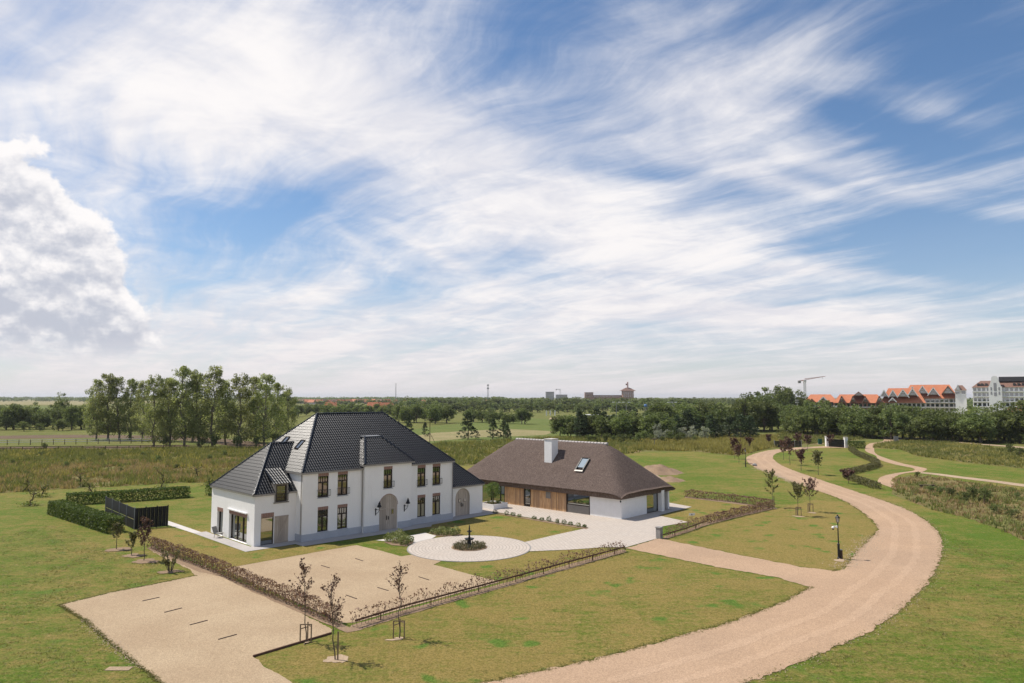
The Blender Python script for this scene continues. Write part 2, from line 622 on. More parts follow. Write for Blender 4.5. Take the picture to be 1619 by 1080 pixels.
M = {}
M['lawn'] = lawn_mat('lawn_grass', 0.64, 0.6)
M['garden'] = lawn_mat('garden_grass', 0.90, 0.9)
M['cream_gravel'] = gravel_mat('cream_gravel', (0.465, 0.355, 0.235), (0.405, 0.300, 0.195))
M['tan_gravel'] = gravel_mat('tan_gravel', (0.47, 0.328, 0.222), (0.42, 0.292, 0.198), True)
M['worn_gravel'] = gravel_mat('worn_gravel', (0.50, 0.352, 0.242), (0.46, 0.322, 0.22), True)
M['soil'] = gravel_mat('bare_soil', (0.24, 0.165, 0.11), (0.33, 0.235, 0.155))
M['sand'] = gravel_mat('sand', (0.38, 0.28, 0.19), (0.48, 0.365, 0.255))
M['meadow'] = meadow_mat('meadow_ground', (0.14, 0.145, 0.045), (0.22, 0.165, 0.075), (0.27, 0.22, 0.11))
M['field'] = meadow_mat('field_ground', (0.125, 0.15, 0.038), (0.17, 0.165, 0.055), (0.23, 0.195, 0.085))
M['straw'] = meadow_mat('straw_field', (0.30, 0.25, 0.13), (0.24, 0.22, 0.10), (0.34, 0.29, 0.17))
M['green_field'] = meadow_mat('green_field', (0.115, 0.155, 0.042), (0.145, 0.17, 0.05), (0.19, 0.18, 0.07))
M['earth'] = meadow_mat('tilled_earth', (0.19, 0.13, 0.095), (0.15, 0.105, 0.075), (0.12, 0.11, 0.05))
M['white'] = wall_mat('white_painted_brick', (0.86, 0.84, 0.815))
M['plinth'] = speckle('blue_grey_stone', (0.37, 0.39, 0.43), (0.46, 0.47, 0.50), 8, 0.7)
M['tile'] = speckle('glazed_black_tile', (0.006, 0.007, 0.010), (0.011, 0.012, 0.015), 3, 0.34, 0.27, 0.03)
M['tile_cap'] = speckle('glazed_ridge_tile', (0.011, 0.012, 0.015), (0.018, 0.02, 0.023), 3, 0.25, 0.4, 0.03)
M['zinc'] = speckle('zinc_gutter', (0.24, 0.22, 0.20), (0.32, 0.30, 0.28), 5, 0.5, 0.5, 0.05, metal=0.3)
M['lead'] = speckle('grey_lead', (0.30, 0.31, 0.33), (0.38, 0.39, 0.41), 5, 0.45, 0.5)
M['brick'] = wall_mat('old_red_brick', (0.30, 0.18, 0.14), 0.2, 0.5)
M['frame'] = speckle('dark_brown_frame', (0.022, 0.013, 0.010), (0.032, 0.02, 0.015), 6, 0.4)
M['grey_frame'] = speckle('taupe_frame', (0.20, 0.185, 0.165), (0.25, 0.23, 0.205), 6, 0.5)
M['glass'] = glass_mat('window_glass')
M['mirror_glass'] = glass_mat('coated_glass', (0.01, 0.014, 0.012), 0.42)
M['pale_glass'] = glass_mat('pale_roof_glass', (0.22, 0.25, 0.25), 0.3, 0.08)
M['curtain'] = speckle('pale_curtain', (0.34, 0.30, 0.20), (0.42, 0.37, 0.25), 3, 0.9)
M['iron'] = speckle('black_iron', (0.010, 0.010, 0.011), (0.018, 0.018, 0.019), 8, 0.45)
M['oak'] = plank_mat('weathered_oak', (0.42, 0.35, 0.285), (0.53, 0.455, 0.38), (0.34, 0.285, 0.235))
M['cedar'] = plank_mat('golden_cedar', (0.45, 0.25, 0.115), (0.70, 0.46, 0.25), (0.34, 0.21, 0.125))
M['thatch'] = thatch_mat()
M['ridge'] = speckle('mortared_ridge', (0.42, 0.38, 0.36), (0.52, 0.48, 0.46), 9, 0.8)
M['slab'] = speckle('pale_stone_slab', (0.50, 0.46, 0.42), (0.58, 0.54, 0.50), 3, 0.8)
M['shade_slab'] = speckle('shaded_stone_walk', (0.36, 0.33, 0.31), (0.43, 0.40, 0.37), 2.5, 0.8, local=False)  # pale slab darkened: the shade along the house is put into the colour
M['bronze'] = speckle('dark_bronze', (0.012, 0.013, 0.012), (0.03, 0.033, 0.03), 9, 0.5, 0.5, metal=0.4)
M['wood'] = speckle('brown_stake', (0.16, 0.11, 0.07), (0.25, 0.18, 0.12), 9, 0.8)
M['dark_wood'] = speckle('dark_timber', (0.045, 0.03, 0.024), (0.085, 0.055, 0.04), 9, 0.85)
M['rust'] = speckle('rusty_rail', (0.09, 0.045, 0.03), (0.14, 0.075, 0.05), 9, 0.85)
M['bark'] = speckle('bark', (0.085, 0.065, 0.05), (0.15, 0.12, 0.095), 6, 0.9)
M['pale_bark'] = speckle('grey_bark', (0.14, 0.115, 0.09), (0.21, 0.18, 0.15), 5, 0.9)
M['black_screen'] = speckle('black_screen', (0.012, 0.012, 0.013), (0.022, 0.022, 0.023), 5, 0.6)
M['galv'] = speckle('grey_steel_post', (0.22, 0.22, 0.22), (0.32, 0.32, 0.31), 7, 0.5, metal=0.2)
M['stone'] = speckle('grey_pier_stone', (0.22, 0.21, 0.20), (0.30, 0.29, 0.275), 6, 0.8)
M['white_plain'] = speckle('white_render', (0.74, 0.73, 0.71), (0.80, 0.79, 0.78), 2, 0.8)
M['lamp_glass'] = glass_mat('lamp_glass', (0.36, 0.38, 0.40), 0.25, 0.15)
M['white_plastic'] = speckle('white_plastic', (0.76, 0.75, 0.72), (0.8, 0.79, 0.77), 4, 0.35, 0.5)
M['red_tile'] = speckle('orange_tile', (0.42, 0.145, 0.070), (0.50, 0.20, 0.105), 0.6, 0.75)
M['brown_tile'] = speckle('brown_tile', (0.17, 0.095, 0.07), (0.22, 0.125, 0.09), 0.6, 0.75)
M['pale_wall'] = speckle('pale_wall', (0.50, 0.45, 0.40), (0.56, 0.51, 0.46), 0.5, 0.85)
M['grey_wall'] = speckle('grey_wall', (0.30, 0.29, 0.29), (0.36, 0.35, 0.34), 0.5, 0.85)
M['brick_wall'] = speckle('far_brick', (0.27, 0.15, 0.11), (0.33, 0.19, 0.14), 0.5, 0.85)
M['dark_metal_roof'] = speckle('dark_roof', (0.05, 0.048, 0.05), (0.07, 0.066, 0.066), 0.5, 0.6)
M['crane_red'] = speckle('red_white_crane', (0.50, 0.20, 0.17), (0.66, 0.50, 0.46), 0.9, 0.6)
M['crane_white'] = speckle('crane_white', (0.6, 0.58, 0.56), (0.72, 0.7, 0.68), 0.9, 0.6)
M['green_paint'] = speckle('green_cabinet', (0.012, 0.07, 0.045), (0.018, 0.085, 0.055), 3, 0.5)
M['blue_paint'] = speckle('blue_tank', (0.08, 0.16, 0.34), (0.10, 0.2, 0.4), 1, 0.5)
M['stones'] = speckle('loose_stones', (0.26, 0.20, 0.14), (0.42, 0.32, 0.23), 20, 0.9)

M['poplar'] = leaf_mat('poplar_leaf', (0.145, 0.170, 0.054), (0.385, 0.395, 0.185), 0.5)
M['broadleaf'] = leaf_mat('broad_leaf', (0.070, 0.095, 0.030), (0.225, 0.255, 0.098), 0.42, 0.5)
M['conifer'] = leaf_mat('pine_needle', (0.034, 0.056, 0.024), (0.105, 0.140, 0.060), 0.25, 0.3)
M['silver'] = leaf_mat('silver_leaf', (0.20, 0.22, 0.16), (0.42, 0.43, 0.34), 0.25)
M['hedge'] = leaf_mat('hedge_leaf', (0.045, 0.078, 0.016), (0.150, 0.200, 0.050), 0.3, 0.1)
M['beech'] = leaf_mat('copper_beech_leaf', (0.105, 0.055, 0.045), (0.30, 0.175, 0.130), 0.3, 0.1)
M['copper'] = leaf_mat('copper_leaf', (0.060, 0.028, 0.026), (0.190, 0.105, 0.085), 0.3, 0.2)
M['greenbrown'] = leaf_mat('bronze_green_leaf', (0.085, 0.082, 0.034), (0.215, 0.200, 0.085), 0.3, 0.2)
M['flowers'] = leaf_mat('flower_shrub', (0.070, 0.105, 0.025), (0.36, 0.37, 0.16), 0.3, 0.1)
M['bed'] = leaf_mat('bed_plants', (0.05, 0.060, 0.022), (0.24, 0.20, 0.12), 0.3, 0.1)
M['weed_brown'] = leaf_mat('dry_grass', (0.190, 0.135, 0.062), (0.46, 0.335, 0.19), 0.35, 0.05)
M['weed_green'] = leaf_mat('rough_grass', (0.105, 0.128, 0.032), (0.270, 0.270, 0.095), 0.35, 0.05)
M['weed_yellow'] = leaf_mat('yellow_grass', (0.190, 0.175, 0.048), (0.400, 0.335, 0.115), 0.35, 0.05)
M['turf'] = leaf_mat('turf_edge', (0.10, 0.115, 0.024), (0.26, 0.22, 0.08), 0.3, 0.05)
# ------------------------------------------------------------------ ground
def densify(pts, step, jit=0.0, closed=True, seed=0.0):
    out = []
    n = len(pts)
    for i in range(n if closed else n - 1):
        a, b = pts[i], pts[(i + 1) % n]
        L = (b - a).length
        st = step * max(1.0, (a.y + b.y) / 2 / 45.0)
        m = max(1, int(L / st))
        for j in range(m):
            p = a.lerp(b, j / m)
            if jit:
                q = p * 1.7 + Vector((seed, 0, 0))
                p = p + Vector((mnoise.noise(q * 0.6), mnoise.noise(q * 0.6 + Vector((7, 3, 1))), 0)) * jit \
                    + Vector((mnoise.noise(q * 2.6), mnoise.noise(q * 2.6 + Vector((7, 3, 1))), 0)) * jit * 0.7
            out.append(p)
    if not closed:
        out.append(pts[-1].copy())
    return out


def spline(pts, per=5, closed=False):
    n = len(pts)
    out = []
    rngi = range(n) if closed else range(n - 1)
    for i in rngi:
        p0 = pts[(i - 1) % n] if closed or i > 0 else pts[0]
        p1, p2 = pts[i], pts[(i + 1) % n]
        p3 = pts[(i + 2) % n] if closed or i + 2 < n else pts[-1]
        for j in range(per):
            t = j / per
            out.append(0.5 * ((2 * p1) + (p2 - p0) * t + (2 * p0 - 5 * p1 + 4 * p2 - p3) * t * t + (3 * p1 - p0 - 3 * p2 + p3) * t ** 3))
    if not closed:
        out.append(pts[-1].copy())
    return out


def sheet(name, pts, z, mat, jit=0.0, step=0.5, kind='structure', seed=0.0, thick=0.0):
    pts = [Vector((p[0], p[1], 0)) for p in pts]
    if jit or step:
        pts = densify(pts, step, jit, True, seed)
    tris = tessellate_polygon([pts])
    mb = MB()
    flat = [(p.x, p.y, z) for p in pts]
    area = sum(pts[i].x * pts[(i + 1) % len(pts)].y - pts[(i + 1) % len(pts)].x * pts[i].y for i in range(len(pts)))
    fs = []
    for t in tris:
        a, b, c = (pts[i] for i in t)
        cr = (b.x - a.x) * (c.y - a.y) - (b.y - a.y) * (c.x - a.x)
        fs.append(tuple(t) if cr > 0 else tuple(t)[::-1])
    mb.add(flat, fs)
    if thick:
        n = len(pts)
        low = [(p.x, p.y, z - thick) for p in pts]
        mb.add(flat + low, [(i, (i + 1) % n, n + (i + 1) % n, n + i) if area < 0 else (i, n + i, n + (i + 1) % n, (i + 1) % n) for i in range(n)])
    return tag(mb.build(name, mat), kind=kind)


def px(*pts):
    return [G(x, y) for x, y in pts]


tag(MB().quad((-9000, -400, 0), (9000, -400, 0), (9000, 16000, 0), (-9000, 16000, 0)).build('ground', M['field']), kind='structure')
Z1, Z2, Z3, Z4 = 0.012, 0.024, 0.036, 0.048

# far fields
sheet('straw_field', px((-200, 640), (130, 640), (330, 634), (330, 630.5), (-200, 630.5)), Z1, M['straw'], 0, 0)
sheet('straw_field', px((-200, 650), (60, 651), (120, 646), (110, 642.5), (-200, 643)), Z1, M['green_field'], 0, 0)
sheet('pasture', px((380, 655), (470, 652), (472, 644.5), (385, 645)), Z1, M['green_field'], 0, 0)
sheet('pasture', px((640, 703), (820, 694), (1010, 690), (960, 672), (830, 660), (700, 672), (640, 680)), Z1, M['green_field'], 0, 0)
sheet('dry_field', px((650, 700), (745, 692), (860, 688), (880, 682), (800, 678), (690, 684), (650, 690)), Z2, M['straw'], 1.5, 3)
sheet('track', px((868, 663), (905, 664.5), (960, 664), (962, 661.5), (910, 661.5), (870, 660.5)), Z2, M['sand'], 0, 0)
# paddock on the left with bare tracks
sheet('paddock', px((-260, 712), (560, 706), (560, 684), (-260, 680)), Z1, M['field'], 0, 0)
sheet('bare_track', px((-200, 693), (60, 688), (150, 687.5), (300, 690), (420, 700), (420, 706), (370, 706), (300, 697), (150, 692), (-200, 697)), Z2, M['earth'], 0.9, 2.5)
sheet('bare_track', px((-200, 713), (60, 711), (300, 708), (300, 704.5), (60, 707), (-200, 709)), Z2, M['earth'], 0.7, 2)
# rough meadow bands
MEADOWS = {
    'left_low': [(-250, 786), (0, 780), (84, 774.5), (210, 768), (294, 763), (345, 764), (430, 752), (430, 726), (-250, 736)],
    'left_high': [(-250, 736), (430, 726), (460, 708), (340, 709), (-250, 714)],
    'mid': [(430, 752), (560, 745), (700, 738), (770, 735), (1010, 716), (1030, 704), (1000, 692), (870, 692), (760, 698), (640, 704), (460, 709)],
    'yellow': [(1000, 712), (1040, 712.5), (1100, 714), (1158, 720), (1180, 718), (1200, 712), (1232, 707.5), (1228, 690), (1158, 689), (1100, 694), (1010, 699)],
    'gate_back': [(1228, 690), (1232, 704), (1300, 703), (1310, 699), (1345, 697), (1410, 690), (1619, 703), (1760, 712), (1760, 695), (1400, 681), (1228, 683)],
    'right_strip': [(1383, 703), (1424, 697), (1468, 697), (1620, 712), (1800, 724), (1800, 760), (1619, 741), (1532, 732), (1449, 721), (1424, 711), (1381, 708)],
    'right_low': [(1414, 758), (1440, 752), (1462, 752.5), (1619, 776), (1800, 803), (1800, 930), (1619, 853), (1532, 820), (1477, 807), (1449, 797), (1410, 781)],
}
for nm, pp in MEADOWS.items():
    sheet('meadow', px(*pp), Z2 if nm != 'left_high' else Z2 + 0.004, M['meadow'], 0.5, 1.5, seed=hash(nm) % 50 if False else len(nm))

# mown lawn round the houses
LAWN = px((-700, 1300), (-700, 800), (-250, 786), (0, 779), (84, 774), (210, 767.5), (294, 762.5), (345, 763), (430, 751), (770, 734), (1010, 715),
          (1100, 714), (1158, 720.5), (1178, 719), (1205, 712.5), (1240, 708.5), (1300, 704.5), (1345, 704), (1372, 699), (1385, 703), (1381, 708), (1424, 711), (1449, 721),
          (1532, 732), (1619, 741), (1800, 760), (2400, 830), (2400, 1300))
sheet('lawn', LAWN, Z1 + 0.002, M['lawn'], 0.25, 1.2)

# gravel drive
drive_in = px((620, 1110), (760, 1082), (900, 1052), (1000, 1027.5), (1076, 1006), (1153, 985), (1214, 962), (1245, 949), (1281, 929))
cross = px((1229, 913.6), (1153, 900.6), (1075, 885), (990, 867.5), (1041, 852), (1153, 874.6), (1268, 897.5))
inner = px((1317, 903), (1336.5, 897.5), (1355.6, 873), (1382, 846), (1388, 836), (1375, 820), (1348, 799.5), (1320, 786), (1290, 775.6), (1262, 765.4), (1240, 757),
           (1214, 746.5), (1197.5, 741), (1184.5, 733), (1180, 726), (1184, 721), (1205, 714.5), (1236, 710), (1275, 707), (1342, 704.2))
outer = px((1342, 708.6), (1307, 708), (1277, 709.5), (1240, 713.5), (1226, 718), (1222, 723.5), (1227, 730), (1244, 740), (1281, 753.5), (1320, 766.5), (1357, 779), (1394, 791),
           (1431, 805), (1458.5, 820), (1476, 834), (1486, 848), (1489.5, 865), (1484, 892), (1466.5, 922), (1428, 960.6), (1382, 995), (1344, 1014), (1287, 1039), (1229, 1062), (1180, 1080), (1040, 1130))
DRIVE = spline(drive_in, 4) + cross + spline(inner, 4) + spline(outer, 4)
sheet('gravel_drive', DRIVE, Z3, M['tan_gravel'], 0.20, 0.2)
# wheel tracks worn into the drive
trk = spline(outer, 6)
for off, wd in ((1.7, 0.55), (3.35, 0.6)):
    lft, rgt = [], []
    for i in range(8, len(trk) - 1):
        t_ = (trk[min(i + 3, len(trk) - 1)] - trk[max(i - 3, 0)]).normalized()
        n_ = Vector((t_.y, -t_.x, 0))
        wob = 0.35 * mnoise.noise(trk[i] * 0.12)
        lft.append(trk[i] + n_ * (off + wob - wd / 2))
        rgt.append(trk[i] + n_ * (off + wob + wd / 2))
    sheet('wheel_track', lft + rgt[::-1], Z3 + 0.004, M['worn_gravel'], 0.16, 0.25, seed=40 + off)
# winding footpath on the right
pl = px((1388, 691), (1397, 694), (1394, 698.5), (1375, 701.5), (1368, 707), (1369, 714), (1385, 721), (1389, 726.5), (1416, 735), (1438, 739), (1446, 742), (1442, 745), (1416, 748.5), (1394, 754), (1387.5, 760.5), (1390, 764), (1407, 770.5), (1421, 775.5))
pr = px((1440, 777), (1436, 772), (1423, 768), (1412, 763), (1410.5, 759), (1420, 751.5), (1438, 747.5), (1457, 746.5), (1464, 744), (1464, 741), (1449, 737.5), (1423, 732), (1397.5, 723.5), (1384, 717), (1382, 709.5), (1383, 703.5), (1401, 699.7), (1421, 699.5), (1422, 694.5), (1412, 691.5))
sheet('footpath', spline(pl, 3) + spline(pr, 3), Z3, M['tan_gravel'], 0.12, 0.5, seed=3)
sheet('sandy_path', spline(px((1457, 746.8), (1479, 748.5), (1523, 754), (1569, 759.5), (1619, 766), (1760, 785)), 3) + spline(px((1760, 791), (1619, 770), (1569, 763), (1523, 757.3), (1479, 751.3), (1455, 748.5)), 3), Z3 + 0.004, M['sand'], 0.12, 0.6, seed=5)
sheet('sandy_path', px((1410, 690.5), (1453, 694.3), (1560, 702.5), (1700, 713), (1700, 715.5), (1560, 704), (1453, 695.8), (1410, 693)), Z3 + 0.004, M['sand'], 0.1, 1.5, seed=6)
sheet('sandy_path', px((1238, 680.5), (1262, 681.6), (1340, 686), (1400, 690), (1400, 691.5), (1340, 687.3), (1262, 682.7), (1238, 681.3)), Z3 + 0.004, M['sand'], 0.1, 1.5, seed=7)
sheet('sandy_path', px((735, 728), (754, 722.5), (783, 717), (880, 712), (977, 709.5), (1011, 703.2), (1012, 705.5), (978, 712), (880, 715), (785, 719.6), (757, 725), (738, 731)), Z3 + 0.004, M['sand'], 0.3, 1.2, seed=8)

# gravel parking bays
LOT_A = px((94.7, 957), (180, 936.5), (240, 925), (308, 911), (300, 901), (262, 884), (240, 872), (300, 890), (353, 912), (420, 944), (480, 972), (524, 996), (524, 1003),
           (400, 1040), (418, 1054), (470, 1086), (262, 1086), (223, 1056), (168.6, 1010.5), (135, 982))
sheet('gravel_parking', LOT_A, Z3, M['cream_gravel'], 0.10, 0.2, seed=2)
LOT_B = px((563, 862.5), (470, 879), (354, 900), (420, 932), (480, 957), (541, 986), (561, 985), (680, 951), (790, 921), (740, 908), (686, 893.5), (705, 884), (700, 870), (634, 880.5), (600, 871))
sheet('gravel_parking', LOT_B, Z3, M['cream_gravel'], 0.05, 0.3, seed=4)

# ---- house frame (local x along the front, y into the depth)
HB = G(401, 865)
HT = R(44.5)
HU, HV = Vector((math.cos(HT), math.sin(HT), 0)), Vector((-math.sin(HT), math.cos(HT), 0))


def hw(s, d):
    p = HB + HU * s + HV * d
    return Vector((p.x, p.y, 0))


FC = G(742, 866.5)
CR = 5.05
PAVE = px((786, 810.5), (931, 835), (880, 846), (829, 858), (838, 872.5), (900, 870), (955, 866), (990, 866), (1041, 851.5), (1047, 833), (1088, 826), (1041, 815.6), (1094, 802), (1051, 794)) \
    + [hw(27.5, 6), hw(25.5, 3), hw(25.5, -0.3)] + px((764, 812))
M['pave'] = paving_mat('clay_pavers', R(47.6))
M['pave_ring'] = paving_mat('ring_pavers', centre=(FC.x, FC.y))
# garden lawns
sheet('garden_lawn', px((262, 833), (330, 856), (393, 873.5), (418, 868.5), (464, 862), (563, 862), (470, 878.5), (354, 899.5), (300, 882), (236, 860), (236, 838)), Z2, M['garden'], 0.04, 0.5)
sheet('garden_lawn', px((668, 832.5), (726, 820), (776, 811.5), (790, 812.5), (931, 835.5), (880, 847), (829, 858.5), (760, 846), (700, 846)), Z2, M['garden'], 0.04, 0.5)
sheet('garden_lawn', px((686, 893.5), (740, 908), (790, 921), (880, 898), (990, 867), (955, 866), (838, 874), (780, 884)), Z2, M['garden'], 0.04, 0.5)
sheet('garden_lawn', px((1000, 871.5), (1075, 886), (1153, 901.6), (1229, 914.6), (1281, 930), (1245, 949), (1214, 962), (1153, 985), (1076, 1006), (1000, 1027.5), (900, 1052), (760, 1082), (700, 1095), (470, 1090), (418, 1054), (400, 1041), (524, 1004), (560, 998), (780, 934)), Z2, M['garden'], 0.15, 0.4, seed=9)
sheet('garden_lawn', px((1048, 853), (1153, 873.6), (1268, 896.5), (1317, 902), (1336, 897), (1355, 873), (1382, 846), (1388, 836), (1375, 820), (1348, 799.5), (1290, 790), (1222, 806), (1130, 830)), Z2, M['garden'], 0.25, 0.5, seed=10)
sheet('garden_lawn', px((1088, 827), (1041, 816.5), (1094, 803), (1060, 795), (1083, 787), (1222, 803), (1115, 829)), Z2, M['garden'], 0.1, 0.5, seed=12)

sheet('paved_court', PAVE, Z3 + 0.012, M['pave'], 0, 0)
ring = [FC + Vector((math.cos(a), math.sin(a), 0)) * CR for a in (2 * math.pi * i / 72 for i in range(72))]
sheet('paved_circle', ring, Z3 + 0.02, M['pave_ring'], 0, 0, thick=0.04)
ring2 = [(FC + Vector((math.cos(a), math.sin(a), 0)) * (CR + 0.09)) for a in (2 * math.pi * i / 72 for i in range(72))]
sheet('circle_kerb', ring2, Z3 + 0.016, M['stone'], 0, 0, thick=0.04)
# stone walk along the white house and link to the circle
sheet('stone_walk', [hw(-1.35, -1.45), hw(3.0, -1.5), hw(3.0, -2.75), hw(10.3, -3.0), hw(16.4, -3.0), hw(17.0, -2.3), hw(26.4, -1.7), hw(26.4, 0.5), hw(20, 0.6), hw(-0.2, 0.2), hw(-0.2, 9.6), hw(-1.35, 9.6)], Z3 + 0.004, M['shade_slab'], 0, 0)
sheet('stone_walk', px((594, 855), (640, 849), (672, 843), (690, 848), (668, 861), (652, 860)), Z3 + 0.008, M['slab'], 0, 0)
sheet('stone_walk', px((266, 824), (340, 849.5), (336, 853.5), (258, 828)), Z3, M['slab'], 0, 0)

# sandy heap behind the thatched house
def mound(name, c, rx, ry, h, mat, n=26, seed=0):
    V, F = [], []
    for i in range(n + 1):
        for j in range(n + 1):
            u, v = i / n * 2 - 1, j / n * 2 - 1
            r = math.sqrt(u * u + v * v)
            z = max(0, 1 - r * r) ** 1.3 * h * (0.6 + 0.8 * (0.5 + 0.5 * mnoise.noise(Vector((u * 3 + seed, v * 3, seed)))))
            V.append((c.x + u * rx, c.y + v * ry, z - 0.05 + 0.12 * mnoise.noise(Vector((u * 9, v * 9, 3 + seed)))))
    for i in range(n):
        for j in range(n):
            a = i * (n + 1) + j
            F.append((a, a + n + 1, a + n + 2, a + 1))
    return tag(MB().add(V, F).build(name, mat, smooth=True), kind='structure')


mound('sand_heap', G(1040, 746), 4.2, 6.0, 1.1, M['soil'])
mound('sand_heap', G(1058, 759), 2.4, 3.6, 0.5, M['soil'], seed=4)
mound('sand_heap', G(1030, 757), 2.2, 3.6, 0.7, M['sand'], seed=9)

# ------------------------------------------------------------------ white house
house = empty('white_house', (HB.x, HB.y, 0), HT, 'white painted brick manor with glazed black tiled hip roofs', 'house')


def fmap(p0, p1, nrm):
    """facade mapping: x along p0-p1, y inwards, z up (local house coordinates)"""
    p0, p1 = Vector((*p0, 0)), Vector((*p1, 0))
    ux = (p1 - p0).normalized()
    n = Vector((*nrm, 0))
    return lambda x, y, z: p0 + ux * x - n * y + Vector((0, 0, z))


def facade(mb, T, L, z0, z1, ops, rec=0.16):
    """wall face with real openings; ops: (x0, x1, z0, z1, arch)"""
    xs = sorted({0, L, *[o[0] for o in ops], *[o[1] for o in ops]})
    zs = sorted({z0, z1, *[o[2] for o in ops], *[o[3] for o in ops], *[o[3] - (o[1] - o[0]) / 2 for o in ops if o[4]]})
    for i in range(len(xs) - 1):
        for j in range(len(zs) - 1):
            xm, zm = (xs[i] + xs[i + 1]) / 2, (zs[j] + zs[j + 1]) / 2
            if any(o[0] < xm < o[1] and o[2] < zm < o[3] for o in ops):
                continue
            mb.quad(T(xs[i], 0, zs[j]), T(xs[i + 1], 0, zs[j]), T(xs[i + 1], 0, zs[j + 1]), T(xs[i], 0, zs[j + 1]))
    for x0, x1, a, b, arch in ops:
        zt = b - (x1 - x0) / 2 if arch else b
        mb.quad(T(x0, 0, a), T(x0, 0, zt), T(x0, rec, zt), T(x0, rec, a))
        mb.quad(T(x1, 0, a), T(x1, rec, a), T(x1, rec, zt), T(x1, 0, zt))
        if a > z0:
            mb.quad(T(x0, 0, a), T(x0, rec, a), T(x1, rec, a), T(x1, 0, a))
        if not arch:
            mb.quad(T(x0, 0, b), T(x1, 0, b), T(x1, rec, b), T(x0, rec, b))
        else:
            r = (x1 - x0) / 2
            xc = (x0 + x1) / 2
            arc = [(xc - r * math.cos(math.pi * q / 16), zt + r * math.sin(math.pi * q / 16)) for q in range(17)]
            for q in range(16):
                (xa, za), (xb, zb) = arc[q], arc[q + 1]
                mb.quad(T(xa, 0, za), T(xb, 0, zb), T(xb, 0, b), T(xa, 0, b))
                mb.quad(T(xa, 0, za), T(xa, rec, za), T(xb, rec, zb), T(xb, 0, zb))


def tbox(mb, T, x0, x1, y0, y1, z0, z1):
    vs = [T(*c) for c in ((x0, y0, z0), (x1, y0, z0), (x1, y1, z0), (x0, y1, z0), (x0, y0, z1), (x1, y0, z1), (x1, y1, z1), (x0, y1, z1))]
    mb.add(vs, [(3, 2, 1, 0), (4, 5, 6, 7), (0, 1, 5, 4), (1, 2, 6, 5), (2, 3, 7, 6), (3, 0, 4, 7)])


def window(parent, T, x0, x1, z0, z1, cols=2, transom=0.68, top_cols=4, lintel=0.28, rail=False, rec=0.12, glass='glass', sill=True, fw=0.075, frame='frame', curtain=False):
    mb = MB()
    f = fw
    tbox(mb, T, x0, x0 + f, rec - 0.05, rec + 0.04, z0, z1)
    tbox(mb, T, x1 - f, x1, rec - 0.05, rec + 0.04, z0, z1)
    tbox(mb, T, x0 + f, x1 - f, rec - 0.05, rec + 0.04, z1 - f, z1)
    tbox(mb, T, x0 + f, x1 - f, rec - 0.05, rec + 0.04, z0, z0 + f)
    zt = z0 + (z1 - z0) * transom if transom else z1 - f
    if transom:
        tbox(mb, T, x0 + f, x1 - f, rec - 0.06, rec + 0.04, zt - 0.05, zt + 0.05)
    w = (x1 - x0 - 2 * f)
    for i in range(1, cols):
        xm = x0 + f + w * i / cols
        tbox(mb, T, xm - 0.05, xm + 0.05, rec - 0.055, rec + 0.04, z0 + f, zt - (0.05 if transom else 0))
    if transom:
        for i in range(1, top_cols):
            xm = x0 + f + w * i / top_cols
            tbox(mb, T, xm - 0.015, xm + 0.015, rec - 0.04, rec + 0.03, zt + 0.05, z1 - f)
    wo = mb.build('window', M[frame], parent)
    for i in range(cols):
        a, b = x0 + f + w * i / cols, x0 + f + w * (i + 1) / cols
        g = MB()
        g.quad(T(a, rec + 0.012, z0 + f), T(b, rec + 0.012, z0 + f), T(b, rec + 0.012, zt), T(a, rec + 0.012, zt))
        g.build('pane', M['curtain'] if curtain and i in curtain else M[glass], wo)
    if transom:
        MB().quad(T(x0 + f, rec + 0.012, zt), T(x1 - f, rec + 0.012, zt), T(x1 - f, rec + 0.012, z1 - f), T(x0 + f, rec + 0.012, z1 - f)).build('pane', M[glass], wo)
    if lintel:
        # soldier course: bricks on end
        n = max(4, int((x1 - x0) / 0.105))
        lb = MB()
        for i in range(n):
            a, b = x0 + (x1 - x0) * i / n, x0 + (x1 - x0) * (i + 1) / n
            tbox(lb, T, a + 0.006, b - 0.006, -0.012 - 0.008 * (i % 2), 0.05, z1 + 0.006, z1 + lintel)
        lb.build('lintel', M['brick'], wo)
    if sill:
        sb = MB()
        tbox(sb, T, x0 - 0.05, x1 + 0.05, -0.06, rec - 0.052, z0 - 0.07, z0 - 0.003)
        sb.build('sill', M['plinth'], wo)
    if rail:
        rb = MB()
        for zz in (z0 + 0.12, z0 + 0.62):
            tbox(rb, T, x0 - 0.08, x1 + 0.14, -0.17, -0.14, zz, zz + 0.03)
            tbox(rb, T, x0 - 0.08, x0 - 0.05, -0.14, 0.0, zz, zz + 0.03)
            tbox(rb, T, x1 + 0.11, x1 + 0.14, -0.14, 0.0, zz, zz + 0.03)
        for i in range(9):
            xm = x0 - 0.065 + (x1 - x0 + 0.19) * i / 8
            tbox(rb, T, xm - 0.01, xm + 0.01, -0.165, -0.145, z0 + 0.15, z0 + 0.62)
        rb.build('railing', M['iron'], wo)
    return wo


